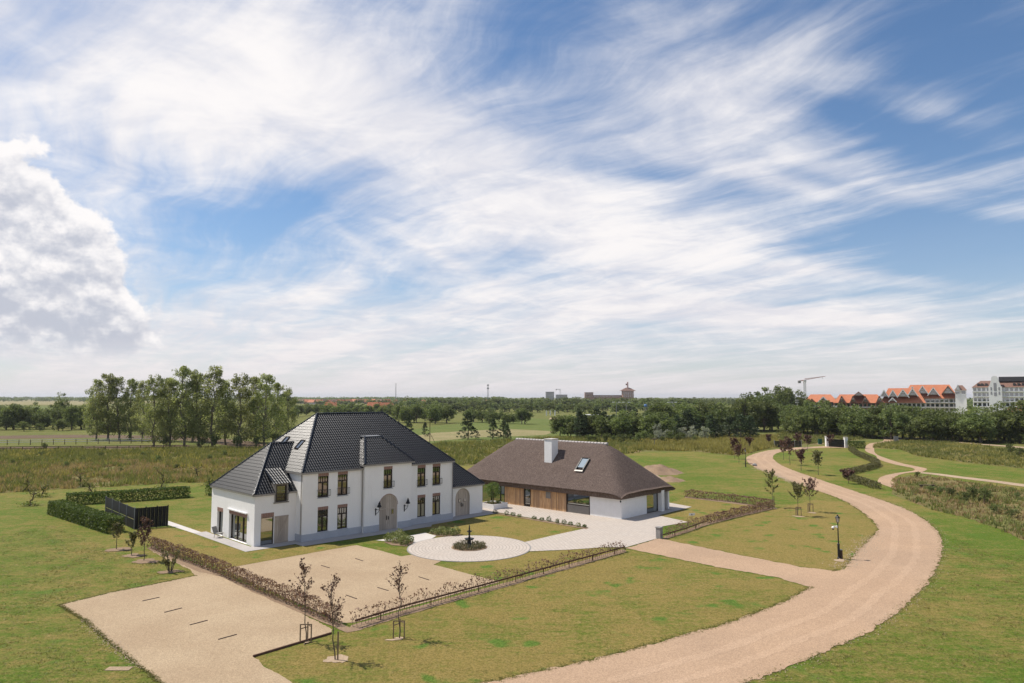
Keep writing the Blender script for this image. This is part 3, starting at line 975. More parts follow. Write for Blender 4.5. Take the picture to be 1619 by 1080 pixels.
def arch_door(parent, T, x0, x1, z1, rec=0.12, planks=9, split=None, lights=(), surround=True):
    r, xc = (x1 - x0) / 2, (x0 + x1) / 2
    zs = z1 - r
    top = lambda x: zs + math.sqrt(max(0, r * r - (x - xc) ** 2))
    fr = MB()
    for q in range(16):
        a0, a1 = math.pi * q / 16, math.pi * (q + 1) / 16
        pts = []
        for rr, a in ((r, a0), (r, a1), (r - 0.08, a1), (r - 0.08, a0)):
            pts.append((xc - rr * math.cos(a), zs + rr * math.sin(a)))
        fr.prism([T(x, rec - 0.05, z) for x, z in pts], (0, 0, 0), T(0, 0.08, 0) - T(0, 0, 0))
    tbox(fr, T, x0, x0 + 0.08, rec - 0.05, rec + 0.03, 0.02, zs)
    tbox(fr, T, x1 - 0.08, x1, rec - 0.05, rec + 0.03, 0.02, zs)
    if split:
        tbox(fr, T, x0 + 0.08, x1 - 0.08, rec - 0.045, rec + 0.03, split, split + 0.06)
    d = fr.build('door', M['oak'], parent)
    w = (x1 - x0) / planks
    for i in range(planks):
        a, b = x0 + w * i + 0.009, x0 + w * (i + 1) - 0.009
        n = 4
        xs = [a + (b - a) * j / n for j in range(n + 1)]
        poly = [(a, 0.03), (b, 0.03)] + [(x, max(0.1, top(x) - 0.03)) for x in reversed(xs)]
        y = rec - 0.012 + 0.006 * (i % 2)
        MB().prism([T(x, y, z) for x, z in poly], (0, 0, 0), T(0, 0.04, 0) - T(0, 0, 0)).build('plank', M['oak'], d)
    for (a, b, z0, zz) in lights:
        lb = MB()
        tbox(lb, T, a - 0.04, b + 0.04, rec - 0.05, rec - 0.022, z0 - 0.04, zz + 0.04)
        lb.build('light_frame', M['grey_frame'], d)
        MB().quad(T(a, rec - 0.056, z0), T(b, rec - 0.056, z0), T(b, rec - 0.056, zz), T(a, rec - 0.056, zz)).build('pane', M['glass'], d)
    if surround:
        ar = MB()
        for q in range(22):
            a0, a1 = math.pi * (q + 0.06) / 22, math.pi * (q + 0.94) / 22
            pts = [(xc - rr * math.cos(a), zs + rr * math.sin(a)) for rr, a in ((r, a0), (r, a1), (r + 0.055, a1), (r + 0.055, a0))]
            ar.prism([T(x, -0.012, z) for x, z in pts], (0, 0, 0), T(0, 0.04, 0) - T(0, 0, 0))
        ar.build('brick_arch', M['brick'], d)
    hb = MB()
    tbox(hb, T, xc - 0.16, xc - 0.12, rec - 0.09, rec - 0.02, 0.95, 1.35)
    tbox(hb, T, xc + 0.06, xc + 0.10, rec - 0.09, rec - 0.02, 0.95, 1.25)
    hb.build('handle', M['iron'], d)
    return d


T_L = fmap((0, 0), (3.75, 0), (0, -1))
T_E = fmap((0, 9.0), (0, 0), (-1, 0))       # left end: x runs from the back corner to the front corner
T_M = fmap((3.75, -1.1), (20.6, -1.1), (0, -1))
T_B = fmap((9.8, -1.48), (15.1, -1.48), (0, -1))
T_R = fmap((20.6, -0.2), (25.6, -0.2), (0, -1))
wm = MB()
facade(wm, T_L, 3.75, 0, 4.42, [(0.58, 1.72, 0.03, 2.32, 0), (1.83, 2.86, 3.5, 4.42, 0)])
facade(wm, T_E, 9.0, 0, 4.42, [(1.35, 2.62, 0.03, 2.15, 0), (3.95, 7.6, 0.03, 2.2, 0)], 0.3)
wm.quad((0, 9, 0), (0, 9, 4.42), (3.75, 9, 4.42), (3.75, 9, 0))
MW = [(1.47, 2.52, 3.65, 5.52, 0), (3.44, 4.48, 3.65, 5.52, 0), (1.50, 2.53, 0.68, 2.57, 0), (3.46, 4.49, 0.68, 2.57, 0),
      (12.35, 13.36, 3.65, 5.50, 0), (14.25, 15.25, 3.65, 5.50, 0), (12.38, 13.36, 0.70, 2.57, 0), (14.26, 15.26, 0.70, 2.57, 0)]
facade(wm, T_M, 16.85, 0, 5.98, [o for o in MW if o[1] < 6 or o[0] > 12])
facade(wm, T_B, 5.3, 0, 6.32, [(2.07, 3.06, 3.9, 5.68, 0), (1.62, 3.68, 0.0, 3.32, 1)])
wm.quad((9.8, -1.1, 0), (9.8, -1.48, 0), (9.8, -1.48, 6.32), (9.8, -1.1, 6.32))
wm.quad((15.1, -1.48, 0), (15.1, -1.1, 0), (15.1, -1.1, 6.32), (15.1, -1.48, 6.32))
wm.quad((9.8, -1.1, 5.98), (9.8, 0.6, 5.98), (9.8, 0.6, 6.32), (9.8, -1.1, 6.32))
wm.quad((15.1, 0.6, 5.98), (15.1, -1.1, 5.98), (15.1, -1.1, 6.32), (15.1, 0.6, 6.32))
wm.quad((3.75, 10.9, 0), (3.75, -1.1, 0), (3.75, -1.1, 5.98), (3.75, 10.9, 5.98))
wm.quad((20.6, -1.1, 0), (20.6, 10.9, 0), (20.6, 10.9, 5.98), (20.6, -1.1, 5.98))
wm.quad((20.6, 10.9, 0), (3.75, 10.9, 0), (3.75, 10.9, 5.98), (20.6, 10.9, 5.98))
facade(wm, T_R, 5.0, 0, 3.2, [(1.17, 3.19, 0.0, 2.86, 1)])
wm.quad((25.6, -0.2, 0), (25.6, 9, 0), (25.6, 9, 3.2), (25.6, -0.2, 3.2))
wm.quad((25.6, 9, 0), (20.6, 9, 0), (20.6, 9, 3.2), (25.6, 9, 3.2))
wm.build('wall', M['white'], house)
# dark rooms behind the openings
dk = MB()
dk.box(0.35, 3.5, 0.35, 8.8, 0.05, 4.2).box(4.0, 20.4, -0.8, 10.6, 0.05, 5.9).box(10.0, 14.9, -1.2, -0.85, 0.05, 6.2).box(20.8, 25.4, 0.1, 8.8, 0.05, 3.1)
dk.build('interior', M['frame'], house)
# stone plinth, proud of the wall
for a, b, y0, y1 in ((3.70, 9.76, -1.145, -1.06), (15.14, 20.65, -1.145, -1.06), (9.755, 11.38, -1.525, -1.44), (13.52, 15.145, -1.525, -1.44)):
    MB().box(a, b, y0, y1, 0.0, 0.63).build('plinth', M['plinth'], house)
MB().box(3.705, 3.79, -1.06, 0.02, 0, 0.63).build('plinth', M['plinth'], house)

window(house, T_L, 0.58, 1.72, 0.03, 2.32, 1, 0, 0, 0.36, False, 0.1, 'mirror_glass', False, 0.05)
window(house, T_E, 1.35, 2.62, 0.03, 2.15, 1, 0, 0, 0.34, False, 0.24, 'mirror_glass', False, 0.07)
window(house, T_E, 3.95, 7.6, 0.03, 2.2, 3, 0, 0, 0.34, False, 0.26, 'mirror_glass', False, 0.08)
for i, (a, b, z0, z1, _) in enumerate(MW):
    window(house, T_M, a, b, z0, z1, 2, 0.70, 4, 0.27, z0 > 3, 0.11, 'glass', True, 0.07, 'frame', (0, 1) if i == 6 else ((1,) if i == 7 else None))
window(house, T_B, 2.07, 3.06, 3.9, 5.68, 2, 0.70, 4, 0.27, True, 0.11)
arch_door(house, T_B, 1.62, 3.68, 3.32, 0.14, 10, 1.95, ((3.08, 3.28, 1.45, 1.85),))
arch_door(house, T_R, 1.17, 3.19, 2.86, 0.12, 8, None, ((1.72, 1.92, 1.45, 1.75), (2.44, 2.64, 1.45, 1.75)), False)
# sliding barn shutter beside the wing window
sh = MB()
tbox(sh, T_L, 1.80, 3.06, -0.05, -0.035, 2.2, 2.3)
tbox(sh, T_L, 1.80, 3.06, -0.05, -0.035, 0.06, 0.18)
a, b = T_L(1.95, -0.055, 0.15), T_L(2.95, -0.055, 2.2)
sh.bar(a, b, 0.03, 0.11)
sho = sh.build('shutter', M['oak'], house)
for i in range(7):
    pbm = MB()
    tbox(pbm, T_L, 1.79 + i * 0.181, 1.79 + i * 0.181 + 0.172, -0.034, -0.006, 0.04, 2.32)
    pbm.build('plank', M['oak'], sho)
# folding awning above the glazed doors of the end wall
ab = MB()
tbox(ab, T_E, 3.75, 7.72, -0.16, -0.025, 2.56, 2.66)
ab.build('awning_box', M['white_plain'], house)


def tile_slope(mb, A, B, C, D, row=0.34, col=0.24, amp=0.045, step=0.032):
    """courses of pantiles over the trapezoid A-B (eave) C-D (ridge)"""
    A, B, C, D = map(Vector, (A, B, C, D))
    ux = (B - A).normalized()
    n = ux.cross((D - A)).normalized()
    if n.z < 0:
        n = -n
    vy = n.cross(ux)
    if vy.z < 0:
        vy = -vy
    Hs = (D - A).dot(vy)
    dl, cl = (D - A).dot(ux), (C - A).dot(ux)
    L = (B - A).length
    rows = max(1, round(Hs / row))
    for j in range(rows):
        v0, v1 = Hs * j / rows, Hs * (j + 1) / rows
        lo0, hi0 = dl * v0 / Hs, L + (cl - L) * v0 / Hs
        lo1, hi1 = dl * v1 / Hs, L + (cl - L) * v1 / Hs
        lo, hi = min(lo0, lo1), max(hi0, hi1)
        i0, i1 = math.floor(lo / col), math.ceil(hi / col)
        xs = []
        for i in range(i0, i1 + 1):
            for q, hgt in ((0.0, 0.0), (0.18, 0.75), (0.42, 1.0), (0.66, 0.6), (0.85, 0.0)):
                xs.append(((i + q) * col, hgt))
        base = len(mb.v)
        for xx, hgt in xs:
            xa, xb = min(max(xx, lo0), hi0), min(max(xx, lo1), hi1)
            p = A + ux * xa + vy * (v0 - 0.03)
            mb.v.append(tuple(p + n * (hgt * amp - 0.004)))
            mb.v.append(tuple(p + n * (hgt * amp + step)))
            mb.v.append(tuple(A + ux * xb + vy * v1 + n * (hgt * amp)))
        for i in range(len(xs) - 1):
            a = base + i * 3
            mb.f.append((a, a + 3, a + 4, a + 1))
            mb.f.append((a + 1, a + 4, a + 5, a + 2))


def caps(mb, a, b, r=0.10, step=0.36, lift=0.03):
    a, b = Vector(a), Vector(b)
    L = (b - a).length
    n = max(1, int(L / step))
    d = (b - a) / n
    s = d.cross(Vector((0, 0, 1))).normalized()
    t = s.cross(d).normalized()
    for i in range(n):
        p, q = a + d * i - d * 0.08, a + d * (i + 1)
        vs = []
        for k_ in range(7):
            an = math.pi * k_ / 6
            off = s * (math.cos(an)) + t * (math.sin(an) * 0.9)
            vs.append(p + off * (r * 1.1) + t * lift)
            vs.append(q + off * (r * 0.9) + t * lift)
        fs = [(2 * k_, 2 * k_ + 2, 2 * k_ + 3, 2 * k_ + 1) for k_ in range(6)] + [tuple(range(0, 14, 2))]
        mb.add(vs, fs)


def hip_roof(prefix, s0, s1, d0, d1, z0, ra, rb, which, over=0.14, drop=0.10):
    """ra, rb: ridge ends; which: letters of the slopes to build (F front, B back, L left, R right)"""
    e = over
    zl = z0 - drop
    P = {'fl': (s0 - e, d0 - e, zl), 'fr': (s1 + e, d0 - e, zl), 'br': (s1 + e, d1 + e, zl), 'bl': (s0 - e, d1 + e, zl)}
    for w, (A, B, C, D), nm in (('F', (P['fl'], P['fr'], rb, ra), 'front_slope'), ('R', (P['fr'], P['br'], rb, rb), 'right_slope'),
                                ('B', (P['br'], P['bl'], ra, rb), 'back_slope'), ('L', (P['bl'], P['fl'], ra, ra), 'left_slope')):
        if w in which:
            mb = MB()
            tile_slope(mb, A, B, C, D)
            mb.build('roof_tiles', M['tile'], house)
    cb = MB()
    if 'L' in which:
        caps(cb, P['fl'], ra)
        caps(cb, P['bl'], ra)
    if 'R' in which:
        caps(cb, P['fr'], rb)
        caps(cb, P['br'], rb)
    caps(cb, ra, rb)
    cb.build('ridge_caps', M['tile_cap'], house)
    g = MB()
    q = 0.16
    ring_o = [(s0 - e - 0.05, d0 - e - 0.05), (s1 + e + 0.05, d0 - e - 0.05), (s1 + e + 0.05, d1 + e + 0.05), (s0 - e - 0.05, d1 + e + 0.05)]
    for i, w in ((0, 'F'), (1, 'R'), (2, 'B'), (3, 'L')):
        if w in which:
            (x0, y0), (x1, y1) = ring_o[i], ring_o[(i + 1) % 4]
            inn = 0.17
            if i == 0:
                g.box(x0, x1, y0, y0 + inn, zl - q, zl - 0.01)
            if i == 1:
                g.box(x0 - inn, x0, y0 + inn, y1 - inn, zl - q, zl - 0.01)
            if i == 2:
                g.box(x1, x0, y0 - inn, y0, zl - q, zl - 0.01)
            if i == 3:
                g.box(x0, x0 + inn, y1 + inn, y0 - inn, zl - q, zl - 0.01)
    g.build('gutter', M['zinc'], house)


hip_roof('main', 3.75, 20.6, -1.1, 10.9, 6.05, (8.32, 4.9, 10.87), (16.03, 4.9, 10.84), 'FBLR')
hip_roof('left wing', 0.0, 3.75, 0.0, 8.95, 4.42, (3.48, 4.47, 8.24), (5.75, 4.47, 8.24), 'L')
hip_roof('right wing', 20.6, 25.6, -0.2, 9.0, 3.22, (19.0, 4.4, 6.75), (22.5, 4.4, 6.75), 'FR', 0.12)
# front slope of the left wing runs on under the main roof
mb = MB()
tile_slope(mb, (-0.14, -0.14, 4.32), (6.3, -0.14, 4.32), (5.9, 4.47, 8.24), (3.48, 4.47, 8.24))
# keep only what lies outside the main block
keep = [f for f in mb.f if not all((mb.v[i][0] > 3.72 and mb.v[i][2] < 5.9) for i in f) and not all((1.72 < mb.v[i][0] < 2.98 and mb.v[i][1] < 0.85) for i in f)]
mb.f = keep
mb.build('roof_tiles', M['tile'], house)
MB().box(-0.14, 1.7, -0.19, -0.03, 4.16, 4.31).build('gutter', M['zinc'], house)
MB().box(3.0, 3.7, -0.19, -0.03, 4.16, 4.31).build('gutter', M['zinc'], house)
# projecting bay roof
bl, brr = (11.57, 1.4, 8.66), (13.34, 1.4, 8.66)
for A, B, C, D in (((9.62, -1.66, 6.28), (15.28, -1.66, 6.28), brr, bl), ((15.28, -1.66, 6.28), (15.28, 4.2, 6.28), brr, brr), ((9.62, 4.2, 6.28), (9.62, -1.66, 6.28), bl, bl)):
    mb = MB()
    tile_slope(mb, A, B, C, D)
    mb.build('roof_tiles', M['tile'], house)
MB().box(11.5, 13.42, 1.3, 2.6, 8.66, 8.72).build('lead_cap', M['lead'], house)
for p_, q_ in (((9.62, -1.66, 6.3), bl), ((15.28, -1.66, 6.3), brr)):
    cb = MB()
    caps(cb, p_, q_)
    cb.build('ridge_caps', M['tile_cap'], house)
g = MB()
g.box(9.57, 15.33, -1.72, -1.56, 6.12, 6.27)
g.box(9.57, 9.73, -1.56, 0.0, 6.12, 6.27)
g.box(15.17, 15.33, -1.56, 0.0, 6.12, 6.27)
g.build('gutter', M['zinc'], house)

# wall dormer of the left wing
db = MB()
db.box(1.73, 1.86, -0.03, 1.0, 3.5, 5.08).box(2.84, 2.97, -0.03, 1.0, 3.5, 5.08).box(1.86, 2.84, -0.03, 0.15, 4.95, 5.08).box(1.65, 3.05, -0.09, 0.1, 3.40, 3.498)
do = db.build('dormer', M['grey_frame'], house)
window(house, T_L, 1.87, 2.83, 3.52, 4.94, 1, 0, 0, 0, True, 0.06, 'glass', False, 0.09)
mb = MB()
tile_slope(mb, (1.55, -0.22, 5.07), (3.15, -0.22, 5.07), (3.1, 2.0, 6.2), (1.6, 2.0, 6.2), 0.4, 0.25, 0.05)
mb.build('dormer_roof', M['tile'], do)
# roof windows in the left hip
def hip_point(d, z):
    s = 3.61 + (z - 5.95) / (10.87 - 5.95) * (8.32 - 3.61)
    return Vector((s, d, z))


def P_px(x, y):
    """where a sight line meets the left hip of the main roof (house coordinates)"""
    best = None
    for i in range(400):
        z = 6 + i * 0.0125
        w = G(x, y, z)
        l = Vector(((w - HB).dot(HU), (w - HB).dot(HV), 0))
        s = hip_point(0, z).x
        if best is None or abs(l.x - s) < best[0]:
            best = (abs(l.x - s), Vector((s, l.y, z)))
    return best[1]


for x, y in ((475.5, 703.6), (451, 698)):
    c = P_px(x, y)
    nrm = Vector((-(10.87 - 5.95), 0, 8.32 - 3.61)).normalized()
    upv = Vector((8.32 - 3.61, 0, 10.87 - 5.95)).normalized()
    sd = Vector((0, 1, 0))
    o = c + nrm * 0.10
    fr = MB()
    hw_, hh = 0.34, 0.5
    for a, b in (((-hw_, -hh), (hw_, -hh)), ((hw_, -hh), (hw_, hh)), ((hw_, hh), (-hw_, hh)), ((-hw_, hh), (-hw_, -hh))):
        fr.bar(o + sd * a[0] + upv * a[1], o + sd * b[0] + upv * b[1], 0.1, 0.1)
    fo = fr.build('roof_window', M['frame'], house)
    MB().quad(*[o + sd * a + upv * b for a, b in ((-hw_, -hh), (hw_, -hh), (hw_, hh), (-hw_, hh))]).build('pane', M['glass'], fo)
# down pipes
for s, d, z in ((3.68, -1.0, 5.8), (9.72, -1.2, 6.1), (15.2, -1.2, 5.8), (20.52, -1.2, 5.8)):
    MB().tube([(s, d, 0.65), (s, d, z)], 0.04, 6).build('down_pipe', M['zinc'], house)

# ------------------------------------------------------------------ thatched house (local x along the front towards the left, y into the depth is mirrored: use own axes)
TC = G(982.5, 822)
TA = R(47.6)
TE, TU = Vector((math.cos(TA), math.sin(TA), 0)), Vector((-math.sin(TA), math.cos(TA), 0))
thatch = empty('thatched_house', (TC.x, TC.y, 0), TA, 'low thatched house with white walls, cedar boarding and white chimney', 'house')
# local axes of the empty: x = e (depth, along the right end), y = u (along the front, to the left)
U1 = 24.3


def roof_z(e, u):
    zs = [2.62 + (e + 0.52) * 0.93, 2.62 + (10.32 - e) * 0.93, 2.62 + (u + 0.40) * 0.95, 2.62 + (U1 + 0.4 - u) * 0.92]
    k_ = 0.55
    m0 = min(zs)
    return m0 - k_ * math.log(sum(math.exp(-(q - m0) / k_) for q in zs))


NE, NU = 60, 132
e0, e1, u0, u1 = -0.52, 10.32, -0.40, U1 + 0.4
V, F = [], []
for i in range(NE + 1):
    for j in range(NU + 1):
        e, u = e0 + (e1 - e0) * i / NE, u0 + (u1 - u0) * j / NU
        q = Vector((e, u, 0))
        bump_ = 0.04 * mnoise.noise(q * 0.9) + 0.022 * mnoise.noise(q * 4.1)
        V.append((e, u, roof_z(e, u) + bump_))
for i in range(NE):
    for j in range(NU):
        a = i * (NU + 1) + j
        F.append((a, a + NU + 1, a + NU + 2, a + 1))
# thick rounded eave
edge = [(i, 0) for i in range(NE)] + [(NE, j) for j in range(NU)] + [(i, NU) for i in range(NE, 0, -1)] + [(0, j) for j in range(NU, 0, -1)]
n0 = len(V)
cxe, cxu = (e0 + e1) / 2, (u0 + u1) / 2
m_ = len(edge)
for lvl, (inn, dz) in enumerate(((0.0, -0.16), (0.06, -0.27), (0.28, -0.31), (0.85, -0.10))):
    for i, j in edge:
        e, u, z = V[i * (NU + 1) + j]
        de = inn * (1 if e < e0 + 0.01 else (-1 if e > e1 - 0.01 else 0))
        du = inn * (1 if u < u0 + 0.01 else (-1 if u > u1 - 0.01 else 0))
        V.append((e + de, u + du, 2.36 + dz + 0.02 * mnoise.noise(Vector((e * 2, u * 2, lvl)))))
for q in range(m_):
    a, b = edge[q][0] * (NU + 1) + edge[q][1], edge[(q + 1) % m_][0] * (NU + 1) + edge[(q + 1) % m_][1]
    F.append((a, b, n0 + (q + 1) % m_, n0 + q))
    for lvl in range(3):
        F.append((n0 + lvl * m_ + q, n0 + lvl * m_ + (q + 1) % m_, n0 + (lvl + 1) * m_ + (q + 1) % m_, n0 + (lvl + 1) * m_ + q))
tr = MB().add(V, F)
roof_o = tr.build('thatch_roof', M['thatch'], thatch, smooth=True)
# ridge of mortared half-round tiles
ra_, rb_ = 5.0, 18.9
rt = MB()
n = 30
vs = []
for k_ in range(7):
    an = math.pi * k_ / 6
    vs += [(0.2 * math.cos(an), -0.19, 0.15 * math.sin(an)), (0.17 * math.cos(an), 0.17, 0.13 * math.sin(an))]
rt.add(vs, [(2 * k_, 2 * k_ + 2, 2 * k_ + 3, 2 * k_ + 1) for k_ in range(6)] + [tuple(range(0, 14, 2)), tuple(range(13, 0, -2))])
rme = rt.mesh('ridge_tile', M['ridge'])
for i in range(n):
    o = link('ridge_tile', rme, roof_o)
    o.location = (4.9, ra_ + (rb_ - ra_) * (i + 0.5) / n, 7.25)
MB().box(4.72, 5.08, ra_, rb_, 7.15, 7.27).build('ridge_bed', M['stone'], roof_o)
# walls
T_F = lambda x, y, z: Vector((y, x, z))                 # front: x = u, y inwards = e
T_X = lambda x, y, z: Vector((x, y, z))                 # right end: x = e, inwards = u
wb = MB()
WH = 2.30
wb.box(0.0, 0.3, 0.0, 3.95, 0, WH)
wb.box(0.3, 4.88, 0.0, 0.3, 0, WH)
wb.box(7.25, 7.85, -0.42, 0.3, 0, WH)
wb.box(9.3, 9.6, 0.0, 21, 0, WH)
wb.build('wall', M['white_plain'], thatch)
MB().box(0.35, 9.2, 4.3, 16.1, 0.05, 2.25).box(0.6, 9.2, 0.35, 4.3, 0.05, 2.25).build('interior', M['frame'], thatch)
# window with a low panel
MB().box(0.03, 0.12, 4.0, 7.08, 0.0, 0.88).build('panel', M['grey_frame'], thatch)
fb = MB()
for a, b in ((3.95, 4.06), (7.0, 7.12)):
    fb.box(0.0, 0.14, a, b, 0.0, WH)
fb.box(0.0, 0.14, 4.06, 7.0, 0.88, 0.96)
w1 = fb.build('window', M['frame'], thatch)
MB().quad((0.08, 4.06, 0.96), (0.08, 7.0, 0.96), (0.08, 7.0, WH), (0.08, 4.06, WH)).build('pane', M['mirror_glass'], w1)
# end window
fb = MB().box(4.88, 5.0, 0.06, 0.16, 0, WH).box(7.13, 7.25, 0.06, 0.16, 0, WH).box(5.0, 7.13, 0.06, 0.16, 0, 0.1)
w2 = fb.build('window', M['frame'], thatch)
MB().quad((5.0, 0.1, 0.1), (7.13, 0.1, 0.1), (7.13, 0.1, WH), (5.0, 0.1, WH)).build('pane', M['mirror_glass'], w2)
# cedar boarding: single boards of unequal width
u = 7.14
i = 0
rr = random.Random(5)
while u < 16.15:
    w = rr.choice((0.18, 0.22, 0.26, 0.15))
    if 12.30 < u + w / 2 < 13.24:
        u += w
        continue
    d = rr.choice((0.0, 0.018, 0.04))
    MB().box(0.02 - d, 0.10, u + 0.006, u + w - 0.006, 0.04, WH).build('board', M['cedar'], thatch)
    u += w
MB().box(0.101, 0.2, 7.13, 16.2, 0.0, WH).build('backing', M['frame'], thatch)
fb = MB().box(0.0, 0.12, 12.26, 12.34, 0.3, WH).box(0.0, 0.12, 13.2, 13.28, 0.3, WH).box(-0.01, 0.12, 12.34, 13.2, 0.22, 0.32)
w3 = fb.build('window', M['frame'], thatch)
MB().quad((0.09, 12.34, 0.32), (0.09, 13.2, 0.32), (0.09, 13.2, WH), (0.09, 12.34, WH)).build('pane', M['mirror_glass'], w3)
MB().box(-0.03, 0.019, 9.35, 10.0, 1.25, 1.95).build('mail_box', M['grey_frame'], thatch)
# glazed corner on the left
for uu in (16.3, 17.0, 18.5, 20.1):
    MB().box(0.0, 0.12, uu - 0.06, uu + 0.06, 0, WH).build('post', M['dark_wood'] if uu > 20 else M['iron'], thatch)
for a, b in ((16.36, 16.94), (17.06, 18.44), (18.56, 20.04)):
    MB().quad((0.06, a, 0.02), (0.06, b, 0.02), (0.06, b, WH), (0.06, a, WH)).build('pane', M['mirror_glass'], thatch)
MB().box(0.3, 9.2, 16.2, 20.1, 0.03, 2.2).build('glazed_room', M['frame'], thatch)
# chimney and roof window
cb = MB().box(2.0, 3.15, 10.78, 11.88, 3.9, 7.62)
ch = cb.build('chimney', M['white_plain'], thatch)
MB().box(1.93, 3.22, 10.72, 11.94, 7.621, 7.69).build('cap', M['slab'], ch)
MB().box(1.55, 2.0, 10.7, 11.96, 4.32, 4.50).build('flashing', M['lead'], ch)
nrm = Vector((-0.925, 0, 1)).normalized()
upv = Vector((1, 0, 0.925)).normalized()
sd = Vector((0, 1, 0))
c = Vector((2.05, 6.35, roof_z(2.05, 6.35))) + nrm * 0.12
fr = MB()
for a, b in (((-0.5, -0.85), (0.5, -0.85)), ((0.5, -0.85), (0.5, 0.85)), ((0.5, 0.85), (-0.5, 0.85)), ((-0.5, 0.85), (-0.5, -0.85))):
    fr.bar(c + sd * a[0] + upv * a[1], c + sd * b[0] + upv * b[1], 0.14, 0.18)
fo = fr.build('roof_window', M['iron'], thatch)
MB().quad(*[c + nrm * 0.03 + sd * a + upv * b for a, b in ((-0.43, -0.5), (0.43, -0.5), (0.43, 0.78), (-0.43, 0.78))]).build('pane', M['pale_glass'], fo)
MB().quad(*[c + nrm * 0.05 + sd * a + upv * b for a, b in ((-0.56, -1.08), (0.56, -1.08), (0.54, -0.86), (-0.54, -0.86))]).build('flashing', M['zinc'], fo)
MB().box(-0.06, 0.0, 0.0, 0.12, 1.75, 1.95).build('wall_light', M['iron'], thatch)
# ------------------------------------------------------------------ vegetation
def rand_dirs(n, g):
    v = g.normal(size=(n, 3))
    return v / np.linalg.norm(v, axis=1, keepdims=True)


def leaves(C, size, g, upb=0.4, aspect=0.6):
    """one bent diamond per leaf spray"""
    n = len(C)
    N = rand_dirs(n, g)
    N[:, 2] = N[:, 2] + upb
    N /= np.linalg.norm(N, axis=1, keepdims=True)
    T = np.cross(N, rand_dirs(n, g))
    T /= np.linalg.norm(T, axis=1, keepdims=True) + 1e-9
    B = np.cross(N, T)
    s = (size * g.uniform(0.6, 1.35, n))[:, None]
    V = np.stack([C - T * s * 0.5, C + B * s * 0.5 * aspect - N * s * 0.1, C + T * s * 0.5, C - B * s * 0.5 * aspect - N * s * 0.1], axis=1).reshape(-1, 3)
    F = np.arange(4 * n).reshape(-1, 4)
    return V, F


def clumps(centres, radii, per, g, squash=0.8):
    cs, ts = [], []
    for c, r in zip(centres, radii):
        m = max(3, int(per * g.uniform(0.7, 1.3)))
        d = rand_dirs(m, g) * (r * g.uniform(0.25, 1.0, m) ** 0.6)[:, None]
        d[:, 2] *= squash
        cs.append(np.asarray(c) + d)
        ts.append(np.clip(g.uniform(0.1, 0.9) + g.normal(0, 0.22, m), 0, 1))
    return np.concatenate(cs), np.concatenate(ts)


def limb(mb, a, b, r0, r1, g, bend=0.12, n=4, sides=5):
    a, b = Vector(a), Vector(b)
    L = (b - a).length
    pts, rad = [], []
    for i in range(n + 1):
        t = i / n
        p = a.lerp(b, t)
        if 0 < i < n:
            p += Vector(g.normal(0, bend * L * 0.3, 3))
        pts.append(p)
        rad.append(r0 + (r1 - r0) * t)
    mb.tube(pts, rad, sides)
    return pts


